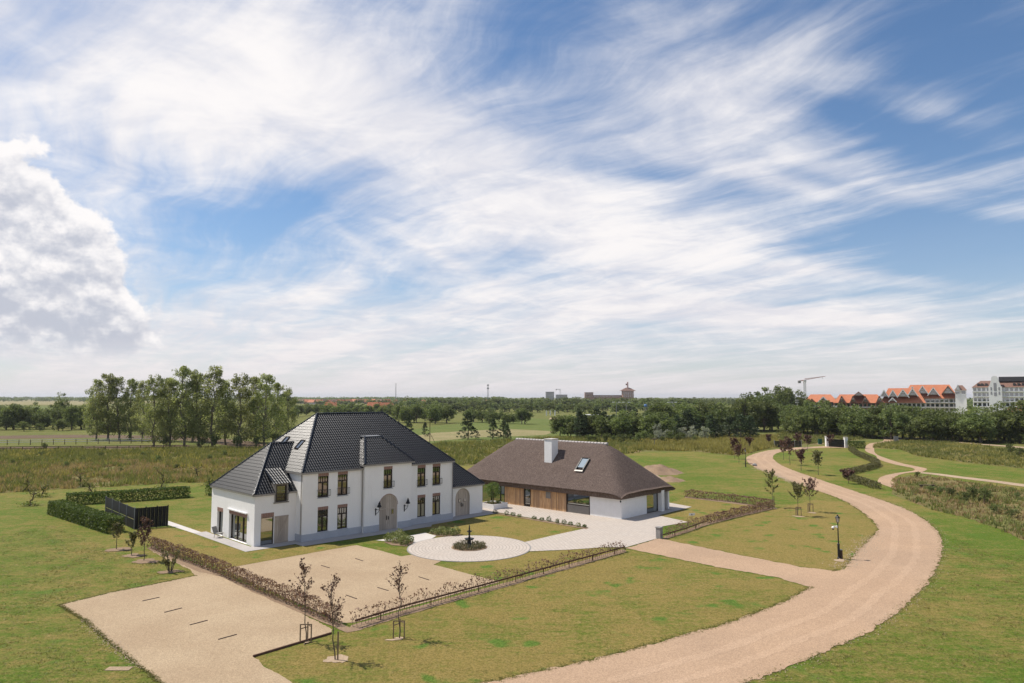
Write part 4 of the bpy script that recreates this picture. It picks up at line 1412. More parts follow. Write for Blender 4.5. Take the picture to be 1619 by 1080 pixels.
def tree_data(kind, seed):
    g = np.random.default_rng(seed)
    mb = MB()
    if kind == 'poplar':      # unit: 20 m tall
        Hh = 20.0
        lean = g.normal(0, 0.5, 2)
        trunk = limb(mb, (0, 0, -0.2), (lean[0], lean[1], Hh * 0.9), 0.30, 0.05, g, 0.05, 8, 7)
        C, Rr = [], []
        for i in range(135):
            t = g.uniform(0.09, 1.0)
            w = (3.5 * math.sin(math.pi * min(1, (t - 0.02) * 0.95) ** 0.75) + 0.5) * g.uniform(0.75, 1.2)
            a = g.uniform(0, 2 * math.pi)
            r = w * g.uniform(0.15, 1.0) ** 0.6
            z = t * Hh * 0.97
            p = np.array([lean[0] * t + math.cos(a) * r, lean[1] * t + math.sin(a) * r, z + 0.5])
            C.append(p)
            Rr.append(g.uniform(0.7, 1.4) * (1.1 - 0.4 * t))
            if i % 4 == 0:
                zb = max(1.8, z - r * 1.6)
                limb(mb, (lean[0] * zb / Hh, lean[1] * zb / Hh, zb), p, 0.075, 0.02, g, 0.1, 3, 4)
        P, t = clumps(C, Rr, 58, g, 1.15)
        V, F = leaves(P, 0.36, g)
        return mb.mesh('trunk', M['pale_bark']), np_mesh('crown', V, F, M['poplar'], t)
    if kind in ('broad', 'far', 'bush', 'silver', 'pollard'):
        Hh = 10.0
        trunk_h = {'broad': 0.05, 'far': 0.02, 'bush': 0.06, 'silver': 0.05, 'pollard': 0.25}[kind]
        nc, per, ls = {'broad': (120, 44, 0.46), 'far': (46, 26, 0.80), 'bush': (60, 40, 0.55), 'silver': (60, 40, 0.5), 'pollard': (40, 40, 0.5)}[kind]
        wid = {'broad': 4.2, 'far': 4.6, 'bush': 5.2, 'silver': 5.0, 'pollard': 4.0}[kind]
        limb(mb, (0, 0, -0.2), (g.normal(0, 0.3), g.normal(0, 0.3), Hh * 0.62), 0.28, 0.10, g, 0.06, 5, 6)
        lobes = [(g.uniform(-0.5, 0.5) * wid, g.uniform(-0.5, 0.5) * wid, Hh * g.uniform(0.26, 0.72), g.uniform(0.42, 0.62) * wid) for _ in range(9)]
        lobes.append((0, 0, Hh * 0.74, wid * 0.5))
        C, Rr = [], []
        while len(C) < nc:
            lx, ly, lz, lr = lobes[g.integers(len(lobes))]
            d = rand_dirs(1, g)[0] * lr * g.uniform(0.55, 1.05)
            p = np.array([lx, ly, lz]) + d * np.array([1, 1, 0.85])
            if p[2] < trunk_h * Hh or p[2] > Hh:
                continue
            C.append(p)
            Rr.append(g.uniform(0.7, 1.35))
        for i in range(0, nc, 6):
            limb(mb, (0, 0, Hh * g.uniform(0.15, 0.45)), C[i], 0.10, 0.03, g, 0.12, 3, 4)
        P, t = clumps(C, Rr, per, g, 0.75)
        V, F = leaves(P, ls, g)
        mt = {'broad': 'broadleaf', 'far': 'broadleaf', 'bush': 'broadleaf', 'silver': 'silver', 'pollard': 'silver'}[kind]
        return mb.mesh('trunk', M['bark']), np_mesh('crown', V, F, M[mt], t)
    if kind == 'conifer':
        Hh = 10.0
        limb(mb, (0, 0, -0.2), (0, 0, Hh * 0.95), 0.22, 0.04, g, 0.02, 5, 6)
        C, Rr = [], []
        for i in range(90):
            t = g.uniform(0.04, 1.0) ** 0.85
            w = (1 - t) ** 0.75 * 3.5 + 0.25
            a = g.uniform(0, 2 * math.pi)
            r = w * g.uniform(0.4, 1.08)
            C.append(np.array([math.cos(a) * r, math.sin(a) * r, 0.4 + t * Hh * 0.95 - r * 0.12]))
            Rr.append(g.uniform(0.45, 0.95))
        for i in range(0, 90, 6):
            limb(mb, (0, 0, max(0.5, C[i][2] - 0.3)), C[i], 0.06, 0.02, g, 0.05, 2, 4)
        P, t = clumps(C, Rr, 34, g, 0.55)
        V, F = leaves(P, 0.5, g, 0.2, 0.4)
        return mb.mesh('trunk', M['bark']), np_mesh('crown', V, F, M['conifer'], t)
    raise ValueError(kind)


TREES = {}


def tree_variants(kind, n, seed):
    TREES[kind] = [tree_data(kind, seed + i) for i in range(n)]


tree_variants('poplar', 5, 100)
tree_variants('broad', 5, 200)
tree_variants('far', 4, 300)
tree_variants('bush', 4, 400)
tree_variants('silver', 3, 500)
tree_variants('conifer', 4, 600)
tree_variants('pollard', 2, 700)
UNIT = {'poplar': 20.0}


def plant(name, kind, i, x, y, h, wide=1.0, label=None, cat='tree', group=None, lean=0.0):
    tk, cr = TREES[kind][i % len(TREES[kind])]
    o = empty(name, (x, y, 0), random.uniform(0, 6.28), label, cat, group)
    s = h / UNIT.get(kind, 10.0)
    o.scale = (s * wide, s * wide, s)
    link('trunk', tk, o)
    link('crown', cr, o)
    return o


def row_labels(objs, fmt):
    for i, o in enumerate(sorted(objs, key=lambda q: math.atan2(q.location.x, q.location.y))):
        o['label'] = fmt.format(ordinal(i))


# poplars in the paddock: (x, base y, top y)
pop = [(152, 696, 600), (170, 696, 592), (188, 696, 594), (225, 697, 601), (243, 707, 592), (268, 707, 598), (291, 707, 580), (313, 707, 588), (336, 707, 578),
       (380, 707, 590), (403, 700, 596), (432, 702, 606), (205, 696, 597), (357, 703, 600), (455, 697, 613), (418, 706, 592), (304, 699, 586), (260, 698, 596)]
po = []
for i, (x, yb, yt) in enumerate(pop):
    b = G(x, yb)
    h = CAM_H + (HORIZON - yt) * b.y / F_PX
    po.append(plant('poplar_tree', 'poplar', i, b.x, b.y, h * 0.98, random.uniform(0.95, 1.3), None, 'tree', 'poplars in the paddock'))
row_labels(po, 'tall loose-crowned poplar in the paddock row, {} from the left')
# shrubs at the feet of the poplars
ob = []
for i, (x, y, h) in enumerate([(262, 708, 3.2), (318, 708, 3.0), (340, 709, 3.4), (376, 709, 3.6), (405, 708, 3.2), (440, 706, 3.8), (462, 704, 4.5), (478, 700, 5.0), (205, 697, 2.2)]):
    b = G(x, y)
    ob.append(plant('paddock_shrub', 'bush', i, b.x, b.y, h, 0.8, None, 'shrub', 'shrubs under the poplars'))
row_labels(ob, 'leafy shrub at the feet of the poplars, {} from the left')


def belt(name, kind, n, x0, x1, yb0, yb1, h0, h1, wide, fmt, group, seed, cat='tree'):
    r = random.Random(seed)
    out = []
    for i in range(n):
        x = x0 + (x1 - x0) * (i + r.uniform(0.1, 0.9)) / n
        t = (x - x0) / max(1e-6, x1 - x0)
        y = r.uniform(yb0, yb1) if not isinstance(yb0, tuple) else (yb0[0] + (yb0[1] - yb0[0]) * t + r.uniform(0, yb1))
        b = G(x, y)
        hh = (h0[0] + (h0[1] - h0[0]) * t if isinstance(h0, tuple) else h0)
        out.append(plant(name, kind, r.randrange(9), b.x, b.y, r.uniform(hh, hh + h1), wide * r.uniform(0.85, 1.2), None, cat, group))
    row_labels(out, fmt)
    return out


belt('belt_tree', 'broad', 34, -140, 150, 670, 680, 8.0, 3.4, 0.95, 'dark tree of the belt behind the paddock, {} from the left', 'trees behind the paddock', 1)
belt('belt_shrub', 'bush', 22, -140, 165, 678, 682.5, 3.0, 2.0, 1.2, 'low shrub along the foot of the belt behind the paddock, {} from the left', 'shrubs behind the paddock', 16, 'shrub')
tl = G(96, 672)
plant('belt_tree', 'broad', 2, tl.x, tl.y, 15.5, 0.7, 'single taller tree rising above the belt behind the paddock', 'tree')
ob = []
for i, (x, y, h, kd) in enumerate([(57, 679, 3.6, 'bush'), (74, 675.5, 3.4, 'pollard'), (110, 676, 3.2, 'pollard'), (70, 712, 2.0, 'bush'), (150, 676, 3.0, 'bush')]):
    b = G(x, y)
    ob.append(plant('round_shrub', kd, i, b.x, b.y, h, 0.75, None, 'shrub', 'shrubs along the paddock edge'))
row_labels(ob, 'rounded pale shrub along the paddock edge, {} from the left')
belt('field_tree', 'broad', 24, 455, 640, 651, 662, 7.0, 2.6, 1.3, 'tree in the row beyond the black roof, {} from the left', 'trees beyond the white house', 2)
belt('field_tree', 'broad', 9, 628, 712, 664, 672, 9.0, 2.2, 1.1, 'dark tree of the clump right of the black ridge, {} from the left', 'clump right of the black ridge', 3)
belt('field_tree', 'broad', 9, 736, 838, (665, 668), 4, 5.5, 3.0, 1.2, 'dark tree of the clump behind the thatched ridge, {} from the left', 'clump behind the thatched ridge', 4)
ob = [plant('conifer_tree', 'conifer', i, G(x, y).x, G(x, y).y, h, w, None, 'tree', 'dark conifers before the pasture')
      for i, (x, y, h, w) in enumerate([(740, 695, 8.2, 1.1), (779, 695, 6.2, 1.0), (796, 695, 5.6, 1.05), (802, 696, 4.6, 1.0), (645, 692, 6.5, 0.9), (672, 690, 4.5, 0.9)])]
row_labels(ob, 'dark conifer at the pasture edge, {} from the left')
belt('copse_tree', 'broad', 18, 880, 1055, (688, 694), 3, 7.2, 2.4, 1.1, 'tree of the copse right of the thatched ridge, {} from the left', 'copse right of the thatched ridge', 5)
belt('conifer_tree', 'conifer', 18, 905, 1190, (690, 693), 3, 6.0, 3.2, 1.2, 'dark conifer in the copse behind the lawn, {} from the left', 'conifers in the copse', 6)
belt('copse_tree', 'broad', 26, 1030, 1235, (681, 678), 4, 10.0, 2.6, 1.1, 'tall tree of the wood behind the silver shrubs, {} from the left', 'wood behind the silver shrubs', 7)
ob = [plant('copse_tree', 'broad', i, G(x, y).x, G(x, y).y, h, w, None, 'tree', 'tallest trees left of the crane') for i, (x, y, h, w) in
      enumerate([(1178, 683, 15.0, 1.0), (1195, 681, 15.5, 0.95), (1225, 670, 19.0, 1.0), (1245, 668, 19.0, 0.95), (1210, 672, 18.0, 1.0), (1262, 668, 17.0, 1.0)])]
row_labels(ob, 'tallest broad tree left of the crane, {} from the left')
belt('silver_shrub', 'silver', 9, 1035, 1195, (697, 690), 2, 3.4, 1.4, 0.95, 'silver-leaved shrub before the dark copse, {} from the left', 'silver shrubs', 8, 'shrub')
b = G(1040, 697)
plant('silver_shrub', 'silver', 1, b.x, b.y, 5.6, 0.6, 'tall pale silver shrub at the left end of the dark copse', 'shrub')
belt('copse_shrub', 'bush', 14, 925, 1100, (698, 697), 4, 2.0, 1.4, 1.0, 'low green shrub before the copse, {} from the left', 'low shrubs before the copse', 9, 'shrub')
belt('park_tree', 'broad', 14, 1245, 1350, (683, 687), 4, 10.2, 2.2, 1.0, 'broad tree below the left apartment roofs, {} from the left', 'trees below the apartment roofs', 10)
belt('park_tree', 'broad', 30, 1345, 1720, (689, 703), 4, (9.0, 10.2), 2.6, 1.1, 'broad tree of the belt below the hotel, {} from the left', 'tree belt below the hotel', 11)
belt('park_shrub', 'bush', 16, 1330, 1640, (691, 702), 2, 3.5, 2.0, 1.1, 'shrub at the foot of the tree belt below the hotel, {} from the left', 'shrubs under the tree belt', 12, 'shrub')
ob = [plant('meadow_shrub', 'bush', i, G(x, y).x, G(x, y).y, h, w, None, 'shrub', 'shrubs in the right meadow') for i, (x, y, h, w) in
      enumerate([(1598, 718, 2.6, 0.9), (1612, 722, 2.2, 0.9), (1540, 792, 1.9, 0.95), (1556, 796, 2.1, 0.9), (1527, 796, 1.6, 0.9), (1488, 781, 1.2, 1.2), (1505, 786, 1.3, 1.1), (1610, 789, 1.0, 0.9), (1572, 812, 1.1, 1.3), (1600, 818, 1.1, 1.3), (1451, 755, 1.0, 0.8), (1470, 778, 1.0, 1.3)])]
row_labels(ob, 'green shrub in the rough grass right of the drive, {} from the left')
ob = [plant('meadow_shrub', 'bush', i, G(x, y).x, G(x, y).y, h, w, None, 'shrub', 'shrubs in the left meadow') for i, (x, y, h, w) in
      enumerate([(20, 735, 1.2, 1.0), (103, 741, 1.5, 0.8), (160, 724, 1.3, 1.1), (190, 748, 1.0, 1.0), (225, 722, 1.2, 1.2), (248, 731, 1.6, 0.9), (280, 742, 1.0, 1.1), (330, 728, 1.4, 1.0), (355, 722, 1.5, 1.1), (64, 722, 1.3, 1.2), (130, 730, 1.0, 1.3), (40, 752, 0.9, 1.2)])]
row_labels(ob, 'low green shrub in the left meadow, {} from the left')
# woods further off: rows of trees that can still be told apart
belt('wood_tree', 'far', 64, 645, 1100, 642.5, 648, 11.0, 2.6, 1.5, 'tree of the far wood across the pasture, {} from the left', 'far wood across the pasture', 13)
belt('wood_tree', 'far', 40, 690, 1060, 649, 654, 7.5, 2.5, 1.5, 'lighter tree along the near edge of the far wood, {} from the left', 'near edge of the far wood', 14)
belt('wood_tree', 'far', 52, 440, 720, 637, 643, 7.5, 2.5, 1.6, 'tree among the distant red-roofed houses, {} from the left', 'trees among the distant houses', 15)


def far_wood(name, x0, x1, d0, d1, h, n, seed, label_mat='broadleaf', size=2.6):
    """distant woodland that reads as one mass"""
    g = np.random.default_rng(seed)
    xs, D = g.uniform(x0, x1, n), g.uniform(d0, d1, n)
    X = (xs - CX) / F_PX * D
    Hc = h * (0.75 + 0.25 * np.array([mnoise.noise(Vector((q * 0.035, seed, 0))) for q in xs]) + g.uniform(-0.12, 0.12, n))
    C = np.stack([X, D, Hc * 0.55], 1)
    P, T = [], []
    for c, hh in zip(C, Hc):
        m = 26
        d = rand_dirs(m, g) * np.array([hh * 0.75, hh * 0.75, hh * 0.5]) * g.uniform(0.4, 1, m)[:, None]
        P.append(c + d)
        T.append(np.clip(g.uniform(0.1, 0.8) + g.normal(0, 0.15, m), 0, 1))
    V, F = leaves(np.concatenate(P), size, g)
    return tag(link(name, np_mesh(name, V, F, M[label_mat], np.concatenate(T))), kind='stuff')


far_wood('far_woodland', -300, 480, 1900, 2500, 13, 700, 21, size=4.0)
far_wood('far_woodland', -300, 250, 3000, 4200, 17, 500, 22, size=6.0)
far_wood('far_woodland', 440, 800, 1900, 2700, 16, 620, 23, size=4.0)
far_wood('far_woodland', 640, 1300, 900, 1300, 14, 900, 24, size=2.6)
far_wood('far_woodland', 1240, 1700, 700, 900, 13, 400, 25, size=2.2)
far_wood('far_hedge', -260, 130, 440, 470, 5, 120, 26, size=1.4)
far_wood('far_hedge', 330, 520, 520, 700, 7, 200, 27, size=1.6)


# ---- rough grass and weeds
def inside(poly, X, Y):
    c = np.zeros(len(X), dtype=bool)
    n = len(poly)
    for i in range(n):
        (x0, y0), (x1, y1) = poly[i], poly[(i + 1) % n]
        cond = ((y0 > Y) != (y1 > Y)) & (X < (x1 - x0) * (Y - y0) / (y1 - y0 + 1e-12) + x0)
        c ^= cond
    return c


def tufts(name, pix, dens, h0, h1, mat, seed, blades=7, width=0.05, spread=0.22, patch=0.15, keep=0.35):
    g = np.random.default_rng(seed)
    poly = [(p.x, p.y) for p in px(*pix)]
    xs, ys = [p[0] for p in poly], [p[1] for p in poly]
    area = (max(xs) - min(xs)) * (max(ys) - min(ys))
    n = int(area * dens)
    X, Y = g.uniform(min(xs), max(xs), n), g.uniform(min(ys), max(ys), n)
    k_ = inside(poly, X, Y)
    X, Y = X[k_], Y[k_]
    pn = np.array([mnoise.noise(Vector((a * patch, b * patch, seed))) for a, b in zip(X, Y)])
    k_ = pn + g.uniform(-0.5, 0.5, len(X)) > keep - 0.5
    X, Y, pn = X[k_], Y[k_], pn[k_]
    n = len(X)
    hh = g.uniform(h0, h1, n) * (1 + 0.5 * pn)
    tt = np.clip(0.5 + pn * 0.5 + g.normal(0, 0.2, n), 0, 1)
    X, Y, hh, tt = (np.repeat(q, blades) for q in (X, Y, hh, tt))
    m = len(X)
    a = g.uniform(0, 2 * np.pi, m)
    r = spread * np.sqrt(g.uniform(0, 1, m))
    bx, by = X + np.cos(a) * r, Y + np.sin(a) * r
    b = g.uniform(0, 2 * np.pi, m)
    w = width * g.uniform(0.6, 1.6, m)
    hb = hh * g.uniform(0.55, 1.1, m)
    lx, ly = np.cos(a) * hb * 0.35 + g.normal(0, 0.08, m), np.sin(a) * hb * 0.35 + g.normal(0, 0.08, m)
    V = np.stack([np.stack([bx - np.cos(b) * w, by - np.sin(b) * w, np.zeros(m)], 1), np.stack([bx + np.cos(b) * w, by + np.sin(b) * w, np.zeros(m)], 1),
                  np.stack([bx + lx, by + ly, hb], 1)], 1).reshape(-1, 3)
    F = np.arange(3 * m).reshape(-1, 3)
    t = np.clip(tt + g.normal(0, 0.15, m), 0, 1)
    return tag(link(name, np_mesh(name, V, F, M[mat], t)), kind='stuff')


tufts('rough_grass', MEADOWS['left_low'], 2.0, 0.35, 0.8, 'weed_brown', 31, 8, 0.06, 0.3)
tufts('rough_grass', MEADOWS['left_low'], 1.5, 0.4, 0.95, 'weed_green', 32, 9, 0.08, 0.35, 0.10, 0.55)
tufts('rough_grass', MEADOWS['left_low'], 0.7, 0.4, 0.9, 'weed_yellow', 42, 8, 0.07, 0.3, 0.09, 0.6)
tufts('rough_grass', MEADOWS['left_high'], 0.6, 0.4, 0.9, 'weed_yellow', 43, 8, 0.08, 0.35, 0.07, 0.6)
tufts('rough_grass', MEADOWS['left_high'], 1.7, 0.4, 1.0, 'weed_green', 33, 8, 0.09, 0.35)
tufts('rough_grass', MEADOWS['mid'], 1.1, 0.5, 1.1, 'weed_green', 34, 8, 0.09, 0.35)
tufts('rough_grass', MEADOWS['mid'], 0.6, 0.5, 1.0, 'weed_yellow', 35, 8, 0.09, 0.35, 0.1, 0.6)
tufts('rough_grass', MEADOWS['yellow'], 2.6, 0.7, 1.3, 'weed_yellow', 36, 8, 0.08, 0.3)
tufts('rough_grass', MEADOWS['gate_back'], 0.9, 0.5, 1.1, 'weed_green', 37, 8, 0.10, 0.4)
tufts('rough_grass', MEADOWS['right_strip'], 1.6, 0.3, 0.8, 'weed_green', 38, 8, 0.08, 0.3)
tufts('rough_grass', MEADOWS['right_strip'], 1.0, 0.4, 0.8, 'weed_yellow', 39, 8, 0.08, 0.3, 0.1, 0.6)
tufts('rough_grass', MEADOWS['right_low'], 3.2, 0.2, 0.55, 'weed_brown', 40, 8, 0.05, 0.25)
tufts('rough_grass', MEADOWS['right_low'], 2.4, 0.25, 0.7, 'weed_green', 41, 8, 0.06, 0.3, 0.12, 0.6)


tufts('turf_tufts', [(0, 1085), (0, 850), (80, 830), (180, 872), (300, 908), (95, 955), (250, 1085)], 26, 0.03, 0.09, 'turf', 45, 5, 0.018, 0.10, 0.5, 0.45)
tufts('turf_tufts', [(1200, 1085), (1350, 1020), (1440, 965), (1492, 890), (1495, 850), (1619, 880), (1619, 1085)], 26, 0.03, 0.09, 'turf', 46, 5, 0.018, 0.10, 0.5, 0.45)
tufts('turf_tufts', [(480, 1082), (425, 1052), (540, 1004), (780, 936), (1000, 874), (1270, 928), (1210, 960), (1000, 1024), (800, 1072)], 26, 0.02, 0.07, 'turf', 47, 5, 0.016, 0.10, 0.5, 0.5)


def edge_tufts(name, pts, n, band, h, mat, seed, width=0.012, stones=False):
    """tufts of grass and crumbs where turf meets gravel"""
    g = np.random.default_rng(seed)
    pts = densify([Vector((p.x, p.y, 0)) for p in pts], 0.25, 0, False)
    P = np.array([(p.x, p.y) for p in pts])
    i = g.integers(0, len(P), n)
    c = P[i] + g.normal(0, band, (n, 2))
    k_ = 6
    X, Y = np.repeat(c[:, 0], k_) + g.normal(0, 0.05, n * k_), np.repeat(c[:, 1], k_) + g.normal(0, 0.05, n * k_)
    m = n * k_
    b = g.uniform(0, 2 * np.pi, m)
    hb = h * g.uniform(0.4, 1.2, m)
    V = np.stack([np.stack([X - np.cos(b) * width, Y - np.sin(b) * width, np.full(m, 0.02)], 1), np.stack([X + np.cos(b) * width, Y + np.sin(b) * width, np.full(m, 0.02)], 1),
                  np.stack([X + g.normal(0, 0.05, m), Y + g.normal(0, 0.05, m), 0.03 + hb], 1)], 1).reshape(-1, 3)
    return tag(link(name, np_mesh(name, V, np.arange(3 * m).reshape(-1, 3), M[mat], np.clip(g.normal(0.5, 0.25, m), 0, 1))), kind='stuff')


edge_tufts('edge_grass', spline(drive_in, 4), 900, 0.12, 0.05, 'turf', 51, 0.02)
edge_tufts('edge_grass', spline(outer, 4)[-60:], 800, 0.14, 0.05, 'turf', 52, 0.02)
edge_tufts('edge_grass', spline(inner, 4)[:40], 500, 0.12, 0.05, 'turf', 53, 0.025)
edge_tufts('edge_grass', px((94.7, 957), (135, 982), (168.6, 1010.5), (223, 1056), (262, 1086)), 600, 0.06, 0.05, 'turf', 54, 0.025)
edge_tufts('edge_grass', px((94.7, 957), (180, 936.5), (240, 925), (308, 911)), 400, 0.05, 0.04, 'turf', 55, 0.025)


def crumbs(name, pts, n, band, seed, s0=0.02, s1=0.06):
    g = np.random.default_rng(seed)
    pts = densify([Vector((p.x, p.y, 0)) for p in pts], 0.25, 0, False)
    P = np.array([(p.x, p.y) for p in pts])
    c = P[g.integers(0, len(P), n)] + g.normal(0, band, (n, 2))
    s = g.uniform(s0, s1, n)
    base = np.array([(1, 0, 0), (0, 1, 0), (-1, 0, 0), (0, -1, 0), (0, 0, 1.0)])
    V = (base[None] * s[:, None, None] * g.uniform(0.6, 1.3, (n, 5, 1)))
    V[:, :, 0] += c[:, 0:1]
    V[:, :, 1] += c[:, 1:2]
    V[:, :, 2] += 0.035
    F = (np.array([(0, 1, 4), (1, 2, 4), (2, 3, 4), (3, 0, 4)])[None] + 5 * np.arange(n)[:, None, None]).reshape(-1, 3)
    return tag(link(name, np_mesh(name, V.reshape(-1, 3), F, M['stones'])), kind='stuff')


crumbs('loose_stones', spline(outer, 4)[-60:], 1100, 0.35, 61, 0.015, 0.04)
crumbs('loose_stones', px((1330, 899), (1345, 888), (1360, 872), (1380, 850)), 700, 0.6, 62)
crumbs('loose_stones', px((1197, 741), (1214, 746), (1240, 757), (1262, 766)), 500, 0.4, 63, 0.04, 0.1)
crumbs('loose_stones', px((135, 982), (168.6, 1010.5), (223, 1056)), 500, 0.2, 64, 0.015, 0.04)


# ---- hedges
def hedge(name, pts, w, h, mat, dens, ls, label, cat='hedge', group=None, stems=0.0, low=0.0, seed=1, base=0.0, stem_mat='bark', ragged=0.15):
    g = np.random.default_rng(seed)
    pts = [Vector((p.x, p.y, 0)) for p in pts]
    segs = [(pts[i], pts[i + 1], (pts[i + 1] - pts[i]).length) for i in range(len(pts) - 1)]
    L = sum(s[2] for s in segs)
    n = int(L * dens)
    root = empty(name, pts[0], 0, label, cat, group)
    d = g.uniform(0, L, n)
    P = np.zeros((n, 3))
    for q in range(n):
        t = d[q]
        for a, b, l in segs:
            if t <= l:
                break
            t -= l
        p = a.lerp(b, min(1, t / l))
        nr = Vector((-(b - a).y, (b - a).x, 0)).normalized()
        hv = h * (1 + ragged * mnoise.noise(Vector((d[q] * 0.9, seed, 0))) + ragged * 0.6 * mnoise.noise(Vector((d[q] * 3.1, seed, 5))))
        face = g.uniform()
        if face < 0.55:
            off, z = g.choice((-1, 1)) * w / 2 * g.uniform(0.82, 1.08), g.uniform(low, 1) * hv
        elif face < 0.85:
            off, z = g.uniform(-1, 1) * w / 2, hv * g.uniform(0.9, 1.06)
        else:
            off, z = g.uniform(-1, 1) * w / 2, g.uniform(low, 1) * hv
        P[q] = (p.x + nr.x * off - pts[0].x, p.y + nr.y * off - pts[0].y, z + base)
    V, F = leaves(P, ls, g, 0.3)
    t = np.clip(np.array([0.5 + 0.5 * mnoise.noise(Vector((q[0] * 1.6, q[1] * 1.6, q[2] * 2.5 + seed))) for q in P]) + g.normal(0, 0.18, n), 0, 1)
    link('foliage', np_mesh('foliage', V, F, M[mat], t), root)
    if stems:
        mb = MB()
        m = int(L * stems)
        for q in range(m):
            t_ = L * (q + g.uniform(0.2, 0.8)) / m
            for a, b, l in segs:
                if t_ <= l:
                    break
                t_ -= l
            p = a.lerp(b, min(1, t_ / l)) - pts[0]
            tip = p + Vector((g.normal(0, 0.08), g.normal(0, 0.08), base + h * g.uniform(0.6, 1.0)))
            mb.tube([p, p.lerp(tip, 0.5) + Vector((g.normal(0, 0.02), g.normal(0, 0.02), 0)), tip], [0.016, 0.012, 0.005], 4)
            for _ in range(2):
                f = g.uniform(0.3, 0.8)
                s0 = p.lerp(tip, f)
                mb.tube([s0, s0 + Vector((g.normal(0, 0.14), g.normal(0, 0.14), g.uniform(0.1, 0.3)))], [0.008, 0.003], 3)
        mb.build('stems', M[stem_mat], root)
    return root


hedge('clipped_hedge', px((87, 812), (130, 826), (182, 843)), 1.5, 1.35, 'hedge', 900, 0.17, 'thick clipped green hedge left of the black fence', seed=1, ragged=0.07)
hedge('clipped_hedge', px((104, 799), (200, 793), (300, 786)), 1.2, 1.3, 'hedge', 700, 0.18, 'clipped green hedge on the far side behind the black fence', seed=2, ragged=0.07)
hedge('clipped_hedge', px((327, 784.5), (337, 783.5)), 1.2, 1.25, 'hedge', 700, 0.18, 'short green hedge block behind the white house corner', seed=3, ragged=0.06)
hedge('clipped_hedge', px((1341, 708.3), (1368, 709.3)), 1.6, 1.7, 'hedge', 420, 0.26, 'boxy dark hedge right of the white gate pier', seed=4, ragged=0.05)
hedge('winding_hedge', spline(px((1345, 712), (1358, 721), (1381, 731), (1386, 738), (1364, 745), (1341, 750.5), (1341, 757), (1360, 764), (1388, 774)), 4), 1.0, 0.85, 'greenbrown', 190, 0.2,
      'low winding hedge between the drive and the footpath', seed=5, ragged=0.2)
beech_l = px((236, 866), (272, 880), (330, 901), (400, 932), (460, 956), (500, 974), (535, 990))
hedge('beech_hedge', beech_l, 0.5, 0.9, 'beech', 280, 0.11, 'young copper beech hedge between the two gravel parking bays', stems=5, seed=6, ragged=0.25, low=0.15)
rail_r = px((556, 993), (640, 967.5), (720, 945.5), (792, 926), (880, 901), (988, 872))
hedge('beech_hedge', rail_r, 0.4, 0.85, 'beech', 80, 0.12, 'sparse young beech hedge along the front lawn behind a rail', stems=4, seed=7, ragged=0.5, low=0.35)
hedge('beech_hedge', px((1053, 851), (1085, 840), (1114, 829.5)), 0.4, 0.85, 'beech', 85, 0.12, 'sparse young beech hedge beside the grey pillar', stems=4, seed=8, ragged=0.5, low=0.35)
hedge('beech_hedge', px((1114, 829.5), (1160, 817.5), (1222, 803.5)), 0.55, 0.8, 'beech', 210, 0.13, 'fuller copper beech hedge along the right lawn', stems=5, seed=9, ragged=0.25, low=0.1)
hedge('beech_hedge', px((1222, 803), (1150, 793.5), (1083, 786)), 0.65, 0.9, 'beech', 220, 0.14, 'copper beech hedge closing the lawn behind the thatched house', stems=4, seed=10, ragged=0.25, low=0.1)


def rail(name, pts, z, w, h, mat, label, posts=True):
    pts = [Vector((p.x, p.y, 0)) for p in pts]
    root = empty(name, pts[0], 0, label, 'rail')
    for i in range(len(pts) - 1):
        a, b = pts[i] - pts[0], pts[i + 1] - pts[0]
        MB().bar(a + Vector((0, 0, z)), b + Vector((0, 0, z)), w, h).build('rail', M[mat], root)
        if posts:
            L = (b - a).length
            for q in range(int(L / 2.5)):
                p = a.lerp(b, (q + 0.5) / int(L / 2.5))
                MB().box(p.x - 0.03, p.x + 0.03, p.y - 0.03, p.y + 0.03, 0, z - h / 2 - 0.003).build('post', M[mat], root)
    return root


rail('hedge_rail', px((561, 994), (640, 969), (720, 947), (792, 927.5), (880, 902.5), (988, 873)), 0.42, 0.05, 0.10, 'rust', 'low rusty brown rail supporting the hedge along the front lawn')
rail('hedge_rail', px((1048, 853), (1085, 842), (1114, 831)), 0.40, 0.05, 0.10, 'rust', 'low rusty brown rail beside the grey pillar')
rail('timber_edging', px((400, 1040), (450, 1025), (524, 1003)), 0.06, 0.07, 0.12, 'rust', 'dark timber edging at the corner of the left gravel bay', False)
